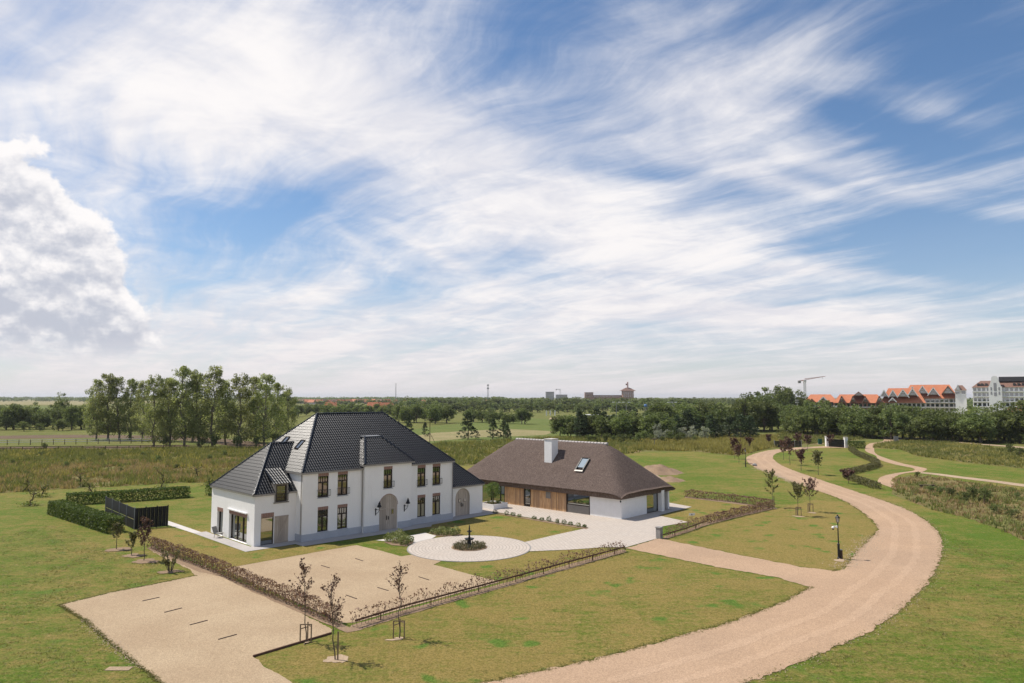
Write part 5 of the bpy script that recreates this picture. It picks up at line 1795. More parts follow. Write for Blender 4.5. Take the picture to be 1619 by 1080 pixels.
# soil strips under the beech hedges
sheet('soil_strip', px((232, 868), (266, 884), (300, 899), (318, 906), (350, 912), (400, 937), (470, 968), (545, 1000), (562, 998), (500, 970), (400, 930), (330, 899), (272, 878), (240, 864)), Z3 + 0.006, M['soil'], 0.12, 0.25, seed=14)
sheet('soil_strip', px((548, 1001), (570, 997), (640, 974), (720, 951), (792, 931), (880, 905.5), (992, 873), (985, 869), (880, 899), (792, 924), (720, 943.5), (640, 965), (556, 990)), Z3 + 0.002, M['soil'], 0.10, 0.3, seed=15)
sheet('soil_strip', px((1046, 854.5), (1085, 843), (1114, 832), (1160, 820), (1224, 805), (1150, 792), (1083, 785), (1083, 787.5), (1150, 795.5), (1212, 804), (1160, 815), (1114, 827), (1085, 838), (1050, 849)), Z3 + 0.002, M['soil'], 0.10, 0.4, seed=16)
for i, (x, y, w) in enumerate([(186, 869.5, 0.75), (210, 879, 0.7), (230, 888, 0.8), (271, 904.5, 0.7), (533, 1043, 0.42), (631, 1011, 0.32), (484, 1017, 0.3), (1224, 804, 0.3), (1264, 817, 0.4), (1284, 811, 0.35), (1326, 886, 0.35)]):
    c = G(x, y)
    sheet('soil_patch', [c + Vector((math.cos(a) * w * 1.3, math.sin(a) * w, 0)) for a in (2 * math.pi * q / 12 for q in range(12))], Z3 + 0.008, M['sand'] if i > 3 else M['soil'], 0.42, 0.12, seed=30 + i)


# ---- young trees
def young_tree(name, x, y, ytop, mat, label, group, seed, wide=0.5, n_leaf=260, ls=0.13, vase=False, stakes=0, spread=1.0, lean=0.0, low=0.38, trunk_r=0.035):
    g = np.random.default_rng(seed)
    b = G(x, y)
    h = CAM_H + (HORIZON - ytop) * b.y / F_PX
    root = empty(name, b, 0, label, 'tree', group)
    mb = MB()
    pts = []
    if vase:
        br = []
        for i in range(11):
            a = 2 * math.pi * i / 11 + g.normal(0, 0.2)
            br.append(limb(mb, (math.cos(a) * 0.08, math.sin(a) * 0.08, 0), (math.cos(a) * wide, math.sin(a) * wide, h * g.uniform(0.8, 1.0)), 0.03, 0.008, g, 0.1, 4, 4))
        low = 0.35
    else:
        tk = limb(mb, (0, 0, -0.05), (lean, 0, h * 0.97), trunk_r, 0.006, g, 0.03, 8, 5)
        br = [tk[5:]]
        nb = 16 if h > 3 else 12
        for i in range(nb):
            t = low + (0.92 - low) * (i + g.uniform(0, 1)) / nb
            a = g.uniform(0, 2 * math.pi)
            ln = wide * g.uniform(0.55, 1.15) * (1.25 - 0.75 * (t - low) / (1 - low))
            s0 = Vector((lean * t, 0, h * t))
            e = s0 + Vector((math.cos(a) * ln, math.sin(a) * ln, ln * g.uniform(0.9, 1.7)))
            if e.z > h * 1.02:
                e.z = h * 1.02
            br.append(limb(mb, s0, e, 0.014, 0.004, g, 0.10, 3, 3))
    mb.build('trunk', M['bark'], root)
    C, t = [], []
    per = max(2, n_leaf // len(br))
    for bpts in br:
        for q in range(per):
            f = g.uniform(0.15, 1.0) ** 0.8 * (len(bpts) - 1)
            i = min(int(f), len(bpts) - 2)
            p = bpts[i].lerp(bpts[i + 1], f - i)
            if vase and p.z < h * 0.3:
                continue
            C.append(np.array(p) + g.normal(0, 0.055 * spread, 3))
            t.append(np.clip(g.normal(0.5, 0.28), 0, 1))
    V, F = leaves(np.array(C), ls, g, 0.2)
    link('crown', np_mesh('crown', V, F, M[mat], np.array(t)), root)
    if stakes == 1:
        MB().box(0.10, 0.16, -0.08, -0.02, 0, 1.35).build('stake', M['wood'], root)
    elif stakes > 1:
        ring_ = [(-0.28, -0.1), (0.28, -0.1), (0.0, 0.26)]
        for sx, sy in ring_:
            MB().box(sx - 0.026, sx + 0.026, sy - 0.026, sy + 0.026, 0, 0.95).build('stake', M['wood'], root)
        for i in range(3):
            (ax, ay), (bx, by) = ring_[i], ring_[(i + 1) % 3]
            MB().bar((ax, ay, 0.93 - 0.11 * i), (bx, by, 0.93 - 0.11 * i), 0.02, 0.05).build('cross_bar', M['wood'], root)
    return root


gN = 'young trees on the lawns'
young_tree('young_tree', 484, 1016, 880, 'copper', 'thin copper-leaved young tree in a three-stake frame by the timber edging', gN, 1, 0.62, 330, 0.13, stakes=3, lean=-0.2)
young_tree('young_tree', 530, 1044, 905, 'copper', 'thin copper-leaved young tree with one stake, nearest to the camera', gN, 2, 0.62, 330, 0.12, stakes=1, lean=-0.3, low=0.33)
young_tree('young_tree', 631, 1010, 885, 'copper', 'thin copper-leaved young tree with stakes on the front lawn', gN, 3, 0.62, 260, 0.12, stakes=3, low=0.5)
young_tree('young_tree', 184, 869, 824, 'greenbrown', 'leftmost greenish young tree at the end of the clipped hedge', gN, 4, 0.5, 420, 0.16)
young_tree('young_tree', 208, 878, 838, 'greenbrown', 'bushy green young tree second from the clipped hedge', gN, 5, 0.55, 520, 0.16, low=0.3)
young_tree('young_tree', 227, 887, 815, 'copper', 'taller dark red young tree beside the black fence', gN, 6, 0.6, 620, 0.16, low=0.3)
young_tree('young_tree', 269, 904, 861, 'greenbrown', 'vase-shaped multi-stem young tree beside the beech hedge', gN, 7, 0.62, 420, 0.15, vase=True)
young_tree('young_tree', 1222, 803, 742, 'greenbrown', 'slim young tree at the corner of the right beech hedge', gN, 8, 0.95, 620, 0.18, low=0.33, stakes=1)
young_tree('young_tree', 1262, 816, 762, 'greenbrown', 'dense dark young tree right of the beech hedge, left one of the pair', gN, 9, 0.85, 680, 0.18, low=0.4, stakes=3)
young_tree('young_tree', 1281, 810, 755, 'copper', 'reddish young tree right of the beech hedge, right one of the pair', gN, 10, 0.85, 520, 0.18, low=0.35, stakes=3)
far_y = [(1162, 726, 692), (1168.4, 733, 703), (1184, 712, 692), (1215, 706, 687), (1239, 727, 696), (1249, 735, 691), (1262, 708, 686), (1277, 713.5, 688), (1267, 744, 711), (1294, 751.5, 714), (1313.5, 709, 688), (1342, 765, 743)]
ob = [young_tree('young_tree', x, y, yt, 'copper' if i != 9 else 'greenbrown', None, 'purple young trees along the drive', 20 + i, 1.0, 420, 0.34, low=0.33, trunk_r=0.05, spread=2.2) for i, (x, y, yt) in enumerate(far_y)]
row_labels(ob, 'purple-leaved young tree by the curved drive, {} from the left')
# gnarled orchard saplings in the rough grass at the left
sap = [(40, 777, 745), (66, 786, 757), (46, 800, 770), (145, 782, 757), (129, 770, 735), (256, 772, 738), (313, 757, 732), (330, 768, 752)]
ob = []
for i, (x, y, yt) in enumerate(sap):
    g = np.random.default_rng(80 + i)
    b = G(x, y)
    h = CAM_H + (HORIZON - yt) * b.y / F_PX
    root = empty('orchard_sapling', b, 0, None, 'tree', 'bare saplings in the rough grass')
    mb = MB()
    tk = limb(mb, (0, 0, -0.05), (g.normal(0, 0.2), g.normal(0, 0.15), h * 0.6), 0.08, 0.05, g, 0.2, 4, 5)
    C = []
    for q in range(9):
        a = g.uniform(0, 6.28)
        s0 = tk[g.integers(2, 5)]
        e = s0 + Vector((math.cos(a) * h * 0.4, math.sin(a) * h * 0.4, h * g.uniform(0.15, 0.45)))
        bp = limb(mb, s0, e, 0.035, 0.012, g, 0.25, 3, 4)
        C += [np.array(bp[g.integers(1, 4)]) + g.normal(0, 0.15, 3) for _ in range(9)]
    C += [np.array((g.normal(0, 0.5), g.normal(0, 0.5), abs(g.normal(0, 0.3)))) for _ in range(170)]
    mb.build('trunk', M['dark_wood'], root)
    V, F = leaves(np.array(C), 0.2, g)
    link('crown', np_mesh('crown', V, F, M['weed_green'], np.clip(g.normal(0.35, 0.2, len(C)), 0, 1)), root)
    ob.append(root)
row_labels(ob, 'gnarled dark sapling in the left meadow, {} from the left')

# ---- flower beds, shrubs
def shrub(name, p, w, h, mat, n, ls, seed, label, cat='shrub', group=None, squash=1.0, depth=None):
    g = np.random.default_rng(seed)
    root = empty(name, (p.x, p.y, 0), 0, label, cat, group)
    d = rand_dirs(n, g)
    r = g.uniform(0.45, 1.0, n) ** 0.6
    k_ = np.array([1 + 0.3 * mnoise.noise(Vector(q * 2.2 + seed)) for q in d])
    C = d * (r * k_)[:, None] * np.array([w / 2, (depth or w) / 2, h * 0.55]) + np.array([0, 0, h * 0.5])
    C[:, 2] = np.abs(C[:, 2])
    V, F = leaves(C, ls, g, 0.4)
    t = np.clip(np.array([0.45 + 0.5 * mnoise.noise(Vector(q * 3.0 + seed)) for q in C]) + g.normal(0, 0.2, n), 0, 1)
    link('foliage', np_mesh('foliage', V, F, M[mat], t), root)
    mb = MB()
    for q in range(6):
        e = C[g.integers(n)]
        mb.tube([(g.normal(0, 0.05), g.normal(0, 0.05), 0), tuple(e * 0.8)], [0.015, 0.006], 4)
    mb.build('stems', M['bark'], root)
    return root


def bed(fmt, group, pts, seed, w, h):
    out = []
    for i, (x, y) in enumerate(pts):
        out.append(shrub('flower_shrub', G(x, y), w * random.uniform(0.8, 1.2), h * random.uniform(0.8, 1.2), 'flowers', 260, 0.12, seed + i, None, 'shrub', group))
    row_labels(out, fmt)


bed('yellow-green flowering shrub in the bed left of the paved circle, {} from the left', 'flower bed left of the circle', [(614, 857), (621, 853.5), (627, 859), (634, 855.5), (641, 861), (648, 858), (631, 850.5), (637, 862)], 120, 1.0, 0.7)
bed('yellow-green flowering shrub in the bed behind the paved circle, {} from the left', 'flower bed behind the circle', [(686, 844), (693, 846.5), (699, 843.5), (705, 847), (711, 844.5), (717, 847.5), (722, 845.5)], 140, 0.95, 0.6)
sheet('planting_soil', px((608, 858), (640, 850), (655, 858), (642, 865), (620, 863)), Z3 + 0.016, M['soil'], 0.08, 0.3, seed=17)
sheet('planting_soil', px((676, 842), (722, 842), (730, 847), (712, 849), (690, 848.5)), Z3 + 0.018, M['soil'], 0.08, 0.3, seed=18)
edge_s = px((786, 811.5), (931, 836), (926, 837.5), (784, 813))
sheet('planting_soil', edge_s, Z3 + 0.018, M['soil'], 0.03, 0.3, seed=19)
ob = []
for i, (x, y) in enumerate([(783, 811.5), (801, 814.8), (811, 816.2), (821, 818), (844.5, 821.5), (856.5, 823.5), (868, 825), (881, 828), (892, 829.8), (902, 831), (914, 833.5), (924, 834.5)]):
    ob.append(shrub('border_shrub', G(x, y), random.uniform(0.42, 0.65), random.uniform(0.32, 0.55), 'flowers' if i in (3, 10) else 'hedge', 150, 0.10, 160 + i, None, 'shrub', 'shrubs along the court lawn'))
row_labels(ob, 'small border shrub between the court lawn and the paving, {} from the left')

# fountain with its planted ring
ft = empty('fountain', (FC.x, FC.y, 0.05), 0, 'dark bronze tiered fountain in the planted circle', 'fountain')
ft.scale = (0.85, 0.85, 0.92)
MB().lathe([(0.42, 0.0), (0.42, 0.10), (0.30, 0.16), (0.22, 0.34), (0.16, 0.42), (0.20, 0.52), (0.15, 0.60)], 14).build('base', M['bronze'], ft, True)
MB().lathe([(0.10, 0.60), (0.32, 0.66), (0.46, 0.75), (0.48, 0.80), (0.43, 0.80), (0.20, 0.72)], 18).build('lower_bowl', M['bronze'], ft, True)
MB().lathe([(0.08, 0.74), (0.14, 0.86), (0.10, 0.95), (0.07, 1.05), (0.11, 1.15), (0.08, 1.28), (0.09, 1.34)], 12).build('stem', M['bronze'], ft, True)
MB().lathe([(0.06, 1.32), (0.20, 1.38), (0.27, 1.45), (0.25, 1.47), (0.08, 1.42)], 16).build('upper_bowl', M['bronze'], ft, True)
MB().lathe([(0.05, 1.42), (0.09, 1.52), (0.06, 1.6), (0.08, 1.7), (0.05, 1.8), (0.06, 1.88), (0.015, 2.05)], 10).build('finial', M['bronze'], ft, True)
for i in range(4):
    a = i * math.pi / 2 + 0.5
    MB().tube([(0.3 * math.cos(a), 0.3 * math.sin(a), 0.05), (0.55 * math.cos(a), 0.55 * math.sin(a), 0.22), (0.42 * math.cos(a), 0.42 * math.sin(a), 0.45)], [0.06, 0.05, 0.02], 6).build('scroll', M['bronze'], ft, True)
sheet('planting_soil', [FC + Vector((math.cos(a), math.sin(a), 0)) * 1.5 for a in (2 * math.pi * i / 30 for i in range(30))], Z3 + 0.03, M['soil'], 0, 0)
ob = []
for i in range(16):
    a = 2 * math.pi * i / 16
    ob.append(shrub('bed_plant', FC + Vector((math.cos(a), math.sin(a), 0)) * (1.12 if i % 2 else 0.98), 0.75, random.uniform(0.38, 0.55), 'bed', 150, 0.10, 180 + i, 'low tufted plant in the ring round the fountain', 'plant', 'plants round the fountain'))

# planter with a round tree by the glazed corner
pc = G(780, 803)
pl_ = empty('planter', (pc.x, pc.y, 0), TA, 'low white square planter before the glazed corner', 'planter')
for a in ((-1.15, -1.05, -1.15, 1.15), (1.05, 1.15, -1.15, 1.15), (-1.05, 1.05, -1.15, -1.05), (-1.05, 1.05, 1.05, 1.15)):
    MB().box(a[0], a[1], a[2], a[3], 0.04, 0.58).build('side', M['white_plain'], pl_)
MB().box(-1.05, 1.05, -1.05, 1.05, 0.04, 0.46).build('soil', M['soil'], pl_)
pt = empty('olive_tree', (pc.x, pc.y, 0.46), 0, 'small round-crowned tree growing in the white planter', 'tree')
g = np.random.default_rng(9)
mb = MB()
limb(mb, (0, 0, 0), (0, 0, 1.2), 0.07, 0.05, g, 0.06, 4, 6)
for q in range(7):
    limb(mb, (0, 0, 0.8), tuple(rand_dirs(1, g)[0] * 0.6 + np.array([0, 0, 1.6])), 0.03, 0.01, g, 0.1, 3, 4)
mb.build('trunk', M['bark'], pt)
d = rand_dirs(1500, g) * (g.uniform(0.3, 1, 1500) ** 0.5)[:, None] * np.array([0.88, 0.88, 0.95]) + np.array([0, 0, 1.55])
V, F = leaves(d, 0.13, g)
link('crown', np_mesh('crown', V, F, M['hedge'], np.clip(g.normal(0.7, 0.25, 1500), 0, 1)), pt)
for i, (dx, dy) in enumerate(((-0.5, -0.7), (0.5, -0.6), (-0.1, -0.8), (0.7, 0.1))):
    so = shrub('planter_plant', Vector((pc.x + dx * 0.9, pc.y + dy * 0.9, 0)), 0.5, 0.4, 'hedge', 120, 0.11, 210 + i, 'low plant at the rim of the white planter', 'plant', 'plants in the white planter')
    so.location.z = 0.45
# ------------------------------------------------------------------ things round the houses
def wall_lantern(s, label):
    p = hw(s, -1.48)
    o = empty('wall_lantern', (p.x, p.y, 1.55), HT, label, 'lantern', 'lanterns beside the arched door')
    MB().tube([(0, -0.02, 0.0), (0.0, -0.10, 0.12), (0.10, -0.25, 0.25), (0.12, -0.40, 0.45), (0.10, -0.45, 0.72)], 0.022, 6).build('bracket', M['iron'], o)
    MB().tube([(0, -0.02, 0.55), (0.0, -0.2, 0.5), (0.12, -0.4, 0.52)], 0.018, 5).build('scroll', M['iron'], o)
    MB().tube([(-0.12, -0.03, 0.50), (0.0, -0.12, 0.56), (0.1, -0.16, 0.48)], 0.018, 5).build('scroll', M['iron'], o)
    MB().box(-0.05, 0.05, -0.02, 0.0, -0.03, 0.62).build('wall_plate', M['iron'], o)
    MB().lathe([(0.07, 0.72), (0.20, 0.76), (0.22, 0.80), (0.10, 1.05), (0.13, 1.07), (0.06, 1.18), (0.02, 1.30)], 8, (0.10, -0.45, 0)).build('lamp_head', M['iron'], o)
    return o


wall_lantern(11.02, 'black scrolled wall lantern left of the arched door')
wall_lantern(14.28, 'black scrolled wall lantern right of the arched door')


def lamp_post(name, x, y, ytop, label, camera):
    b = G(x, y)
    h = CAM_H + (HORIZON - ytop) * b.y / F_PX
    o = empty(name, b, 0.3, label, 'lamp post', 'lamp posts along the drive')
    MB().lathe([(0.13, 0), (0.13, 0.12), (0.09, 0.16), (0.085, 1.05), (0.11, 1.08), (0.11, 1.14), (0.05, 1.2)], 12).build('base', M['iron'], o)
    MB().lathe([(0.048, 1.2), (0.036, h - 0.68), (0.07, h - 0.66), (0.04, h - 0.6)], 10).build('pole', M['iron'], o)
    MB().lathe([(0.085, h - 0.58), (0.15, h - 0.26)], 6).build('lamp_glass', M['lamp_glass'], o)
    fr = MB()
    for k_ in range(6):
        a = 2 * math.pi * k_ / 6
        fr.bar((0.09 * math.cos(a), 0.09 * math.sin(a), h - 0.6), (0.155 * math.cos(a), 0.155 * math.sin(a), h - 0.25), 0.018)
    fr.build('lamp_frame', M['iron'], o)
    MB().lathe([(0.19, h - 0.26), (0.19, h - 0.22), (0.10, h - 0.12), (0.06, h - 0.10), (0.05, h - 0.03), (0.015, h)], 6).build('lamp_cap', M['iron'], o)
    return o, h


lp, lh = lamp_post('lamp_post', 1326.5, 884, 810, 'black lamp post with a white camera at the drive junction', True)
cm = empty('security_camera', lp.location + Vector((0, 0, lh - 1.02)), math.pi, 'white dome camera on a bracket at the near lamp post', 'camera')
MB().box(0.04, 0.14, -0.06, 0.06, 0.0, 0.16).build('mount', M['white_plastic'], cm)
MB().tube([(0.14, 0, 0.08), (0.28, 0, 0.12), (0.36, 0, 0.10)], 0.035, 8).build('arm', M['white_plastic'], cm)
MB().lathe([(0.03, 0.12), (0.09, 0.09), (0.11, 0.02), (0.10, -0.04)], 12, (0.38, 0, 0)).build('housing', M['white_plastic'], cm, True)
MB().lathe([(0.09, -0.04), (0.085, -0.09), (0.05, -0.14), (0.01, -0.155)], 12, (0.38, 0, 0)).build('dome', M['iron'], cm, True)
b = G(1330.5, 884)
bo = empty('bollard', b, 0, 'short dark square bollard beside the near lamp post', 'bollard')
MB().box(-0.07, 0.07, -0.07, 0.07, 0, 0.68).build('body', M['dark_wood'], bo)
MB().box(-0.08, 0.08, -0.08, 0.08, 0.68, 0.73).build('top', M['galv'], bo)
lamp_post('lamp_post', 1179, 738.5, 709, 'far black lamp post at the left bend of the drive', False)
b = G(1193.5, 737)
br = empty('boulder', b, 0, 'grey boulder at the outer edge of the far bend', 'boulder')
bm = bmesh.new()
bmesh.ops.create_icosphere(bm, subdivisions=3, radius=0.42)
for v in bm.verts:
    v.co *= 1 + 0.25 * mnoise.noise(v.co * 3)
    v.co.z = v.co.z * 0.7 + 0.22
me = bpy.data.meshes.new('rock')
bm.to_mesh(me)
me.materials.append(M['stone'])
link('rock', me, br)

# grey pillar at the court entrance
b = G(1042.5, 851.5)
o = empty('gate_pillar', b, TA, 'grey stone pillar at the entrance of the paved court', 'pillar')
MB().box(-0.22, 0.22, -0.22, 0.22, 0, 0.95).build('shaft', M['stone'], o)
MB().box(-0.27, 0.27, -0.27, 0.27, 0.95, 1.02).build('cap', M['stone'], o)
# little white sign on the lawn
b = G(1094, 820)
o = empty('lawn_sign', b, 0.2, 'small white sign on a stake on the lawn right of the thatched house', 'sign')
MB().box(-0.02, 0.02, -0.02, 0.02, 0, 0.4).build('stake', M['wood'], o)
MB().box(-0.32, 0.32, -0.035, -0.021, 0.32, 0.55).build('board', M['white_plastic'], o)
MB().box(-0.10, 0.04, -0.04, -0.036, 0.38, 0.49).build('mark', M['galv'], o)

# parking markers set in the gravel
mk = [((225, 951.5), (252, 945.5)), ((260, 969.5), (287.5, 962.5)), ((300, 989.5), (328, 982)), ((345, 1012.5), (374, 1004.5)), ((508, 895), (521, 899)), ((562, 884), (574, 888)),
      ((547, 942), (564, 948)), ((597, 930), (614, 935)), ((662, 913), (678, 918))]
ob = []
for (x0, y0), (x1, y1) in mk:
    a, b = G(x0, y0), G(x1, y1)
    c = a
    d = b - a
    o = MB().bar((0, 0, 0.05), (d.x, d.y, 0.05), 0.065, 0.03).build('bay_marker', M['dark_wood'])
    o.location = c
    tag(o, None, 'marker', 'parking markers in the gravel')
    ob.append(o)
row_labels(ob, 'dark parking marker strip in the gravel, {} from the left')
c = G(188, 1058)
tag(MB().box(-0.55, 0.55, -0.22, 0.22, 0.0, 0.035).build('drain_cover', M['sand']), 'pale rectangular cover in the left lawn', 'cover').location = c

# black fence round the bin yard
f0, f1, f2 = G(166.4, 816), G(212, 837.5), G(264.6, 832.5)
o = empty('black_fence', f0, 0, 'black screened fence corner between the hedges', 'fence')
HF = 2.0
for a, b, n_ in ((f0, f1, 4), (f1, f2, 3)):
    for i in range(n_ + (1 if b == f2 else 0)):
        p = a.lerp(b, i / n_) - f0
        MB().box(p.x - 0.04, p.x + 0.04, p.y - 0.04, p.y + 0.04, 0, HF + 0.08).build('post', M['galv'] if b == f1 or i == 0 else M['iron'], o)
for i in range(4):
    a, b = f0.lerp(f1, i / 4) - f0, f0.lerp(f1, (i + 1) / 4) - f0
    d = (b - a).normalized() * 0.05
    for z0, z1 in ((0.08, 0.9), (0.96, HF)):
        pb_ = MB()
        pb_.bar(a + d + Vector((0, 0, (z0 + z1) / 2)), b - d + Vector((0, 0, (z0 + z1) / 2)), 0.03, z1 - z0)
        pb_.build('panel', M['black_screen'], o)
L = (f2 - f1).length
ns = int(L / 0.16)
for i in range(ns):
    p = f1.lerp(f2, (i + 0.5) / ns) - f0
    d = (f2 - f1).normalized()
    n_ = Vector((d.y, -d.x, 0))
    p = p + n_ * (0.05 if i % 2 else 0.075)
    MB().bar(p + Vector((0, 0, 0.06)) , p + Vector((0, 0, HF)), 0.17, 0.03).build('slat', M['black_screen'], o)
for z in (0.3, 1.7):
    MB().bar(f1 - f0 + Vector((0, 0, z)), f2 - f0 + Vector((0, 0, z)), 0.04, 0.06).build('rail', M['iron'], o)

# garden chair and parasol foot on the end terrace
p = hw(-0.55, 5.9)
o = empty('garden_chair', (p.x, p.y, 0.04), HT + 0.5, 'grey garden lounge chair on the terrace before the end wall', 'chair')
MB().box(-0.28, 0.28, -0.3, 0.3, 0.34, 0.42).build('seat', M['stone'], o)
MB().add([(-0.28, 0.24, 0.40), (0.28, 0.24, 0.40), (0.28, 0.48, 0.95), (-0.28, 0.48, 0.95), (-0.28, 0.30, 0.40), (0.28, 0.30, 0.40), (0.28, 0.54, 0.95), (-0.28, 0.54, 0.95)],
         [(0, 1, 2, 3), (7, 6, 5, 4), (0, 4, 5, 1), (1, 5, 6, 2), (2, 6, 7, 3), (3, 7, 4, 0)]).build('backrest', M['stone'], o)
for sx in (-0.24, 0.24):
    for sy in (-0.26, 0.26):
        MB().tube([(sx, sy, 0), (sx * 0.9, sy * 0.9, 0.34)], 0.018, 6).build('leg', M['iron'], o)

# bench in the meadow on the right
b = G(1466, 772)
o = empty('bench', b, 0.05, 'dark low bench in the rough grass beside the footpath', 'bench')
MB().box(-1.1, 1.1, -0.22, 0.22, 0.40, 0.47).build('seat', M['dark_wood'], o)
for sx in (-0.85, 0.85):
    MB().box(sx - 0.08, sx + 0.08, -0.18, 0.18, 0, 0.40).build('leg', M['dark_wood'], o)

# gateway at the far end of the drive
for i, (x, y, yt, lb) in enumerate(((1308, 706, 689, 'left white gate pier at the far end of the drive'), (1337.5, 708, 690.5, 'right white gate pier at the far end of the drive'))):
    b = G(x, y)
    h = CAM_H + (HORIZON - yt) * b.y / F_PX
    o = empty('gate_pier', b, 0, lb, 'pier', 'white gate piers')
    MB().box(-0.38, 0.38, -0.38, 0.38, 0, h - 0.15).build('shaft', M['white_plain'], o)
    MB().box(-0.45, 0.45, -0.45, 0.45, h - 0.15, h).build('cap', M['slab'], o)


def bar_gate(name, x0, y0, x1, y1, h, label, cat, nb, posts):
    a, b = G(x0, y0), G(x1, y1)
    o = empty(name, a, 0, label, cat)
    d = b - a
    for z in (0.12, h * 0.55, h - 0.06):
        MB().bar(Vector((0, 0, z)), d + Vector((0, 0, z)), 0.07, 0.10).build('rail', M['iron'], o)
    for i in range(nb):
        p = d * ((i + 0.5) / nb)
        MB().box(p.x - 0.07, p.x + 0.07, p.y - 0.02, p.y + 0.02, 0.17, h - 0.11).build('bar', M['iron'], o)
    for i in range(posts):
        p = d * (i / (posts - 1))
        MB().box(p.x - 0.08, p.x + 0.08, p.y - 0.1, p.y + 0.1, 0, h + 0.15).build('post', M['galv'], o)
    return o


bar_gate('bar_gate', 1310.5, 706.5, 1335, 708, 2.0, 'dark barred gate between the white piers', 'gate', 24, 0)
bar_gate('bar_fence', 1224.5, 707.5, 1267, 707, 1.6, 'dark low barred fence with pale posts left of the far gate', 'fence', 40, 5)
b = G(1296.5, 702.5)
o = empty('utility_cabinet', b, 0, 'dark green utility cabinet left of the white gate pier', 'cabinet')
MB().box(-0.45, 0.45, -0.25, 0.25, 0.08, 1.35).build('body', M['green_paint'], o)
MB().box(-0.5, 0.5, -0.3, 0.3, 1.35, 1.42).build('roof', M['green_paint'], o)
MB().box(-0.5, 0.5, -0.3, 0.3, 0, 0.08).build('plinth', M['slab'], o)
b = G(1417, 699.5)
o = empty('notice_board', b, 0.1, 'dark grey notice board at the bend of the footpath', 'board')
MB().box(-0.65, 0.65, -0.06, 0.06, 0.0, 1.75).build('board', M['stone'], o)
MB().box(-0.70, 0.70, -0.10, 0.10, 1.75, 1.83).build('cap', M['iron'], o)
b = G(1439.5, 691.5)
o = empty('way_sign', b, 0, 'small pale signpost before the tree belt below the hotel', 'sign')
MB().box(-0.05, 0.05, -0.05, 0.05, 0, 1.6).build('post', M['galv'], o)
MB().box(-0.5, 0.5, -0.07, -0.051, 1.2, 1.6).build('board', M['galv'], o)


# white tape fences of the paddock
def tape_fence(x0, y0, x1, y1, n, label, mat, hh):
    a, b = G(x0, y0), G(x1, y1)
    o = empty('paddock_fence', a, 0, label, 'fence', 'paddock fences')
    d = b - a
    for i in range(n + 1):
        p = d * (i / n)
        MB().box(p.x - 0.06, p.x + 0.06, p.y - 0.06, p.y + 0.06, 0, hh + 0.1).build('post', M['dark_wood'], o)
    for z in (hh * 0.6, hh):
        MB().bar(Vector((0, 0, z)), d + Vector((0, 0, z)), 0.05, 0.14).build('rail', M[mat], o)


tape_fence(-160, 706.5, 275, 700.5, 24, 'pale railed fence across the paddock', 'crane_white', 1.3)
tape_fence(-160, 714.5, 330, 709.5, 26, 'dark railed fence along the near side of the paddock', 'dark_wood', 0.9)

# nesting pole behind the white house
b = G(679.5, 703)
hh = CAM_H + (HORIZON - 663) * b.y / F_PX
o = empty('nest_pole', b, 0, 'tall pole with a flat nesting platform behind the white house', 'pole')
MB().tube([(0, 0, 0), (0, 0, hh)], [0.10, 0.08], 8).build('pole', M['dark_wood'], o)
MB().box(-0.8, 0.8, -0.8, 0.8, hh, hh + 0.16).build('platform', M['dark_wood'], o)
MB().tube([(1.6, 0.2, 0), (0.05, 0, hh * 0.45)], 0.05, 6).build('stay', M['dark_wood'], o)
b = G(1035, 706)
hh = CAM_H + (HORIZON - 694) * b.y / F_PX
o = empty('bird_table', b, 0, 'pole with a small platform before the silver shrubs', 'pole')
MB().tube([(0, 0, 0), (0, 0, hh)], 0.07, 6).build('pole', M['galv'], o)
MB().box(-0.5, 0.5, -0.5, 0.5, hh, hh + 0.2).build('platform', M['dark_wood'], o)


# ------------------------------------------------------------------ far things
def mast(name, x, ytop, depth, label, cat, w=0.5, arms=0, mat='galv'):
    t = at(x, ytop, depth)
    o = empty(name, (t.x, t.y, 0), 0, label, cat)
    hh = t.z
    for sx, sy in ((-1, -1), (1, -1), (1, 1), (-1, 1)):
        MB().bar((sx * w, sy * w, 0), (sx * w * 0.4, sy * w * 0.4, hh), w * 0.28).build('leg', M[mat], o)
    lat = MB()
    n_ = 12
    for i in range(n_):
        z0, z1 = hh * i / n_, hh * (i + 1) / n_
        k0, k1 = w * (1 - 0.6 * i / n_), w * (1 - 0.6 * (i + 1) / n_)
        lat.bar((-k0, -k0, z0), (k1, -k1, z1), w * 0.2)
        lat.bar((k0, k0, z0), (-k1, k1, z1), w * 0.2)
    lat.build('lattice', M[mat], o)
    for q in range(arms):
        MB().lathe([(w * 1.6, -w * 2), (w * 1.6, 0)], 8, (0, 0, hh - q * w * 5)).build('antenna', M[mat], o)
    return o


mast('radio_mast', 626, 606, 2000, 'slender radio mast above the distant village', 'mast', 1.2)
mast('telecom_mast', 771.5, 608, 1100, 'telecom mast above the far wood', 'mast', 1.0, 2)


def street_light(x, ytop, ybase, label, two):
    b = G(x, ybase)
    hh = CAM_H + (HORIZON - ytop) * b.y / F_PX
    o = empty('street_light', b, 0, label, 'street light', 'street lights before the wood')
    MB().tube([(0, 0, 0), (0, 0, hh)], [0.2, 0.14], 6).build('pole', M['galv'], o)
    for sx in ((-1, 1) if two else (1,)):
        MB().bar((0, 0, hh - 0.1), (sx * 1.5, 0, hh), 0.1).build('arm', M['galv'], o)
        MB().box(min(sx * 0.9, sx * 2.0), max(sx * 0.9, sx * 2.0), -0.3, 0.3, hh, hh + 0.35).build('lamp_head', M['white_plastic'], o)


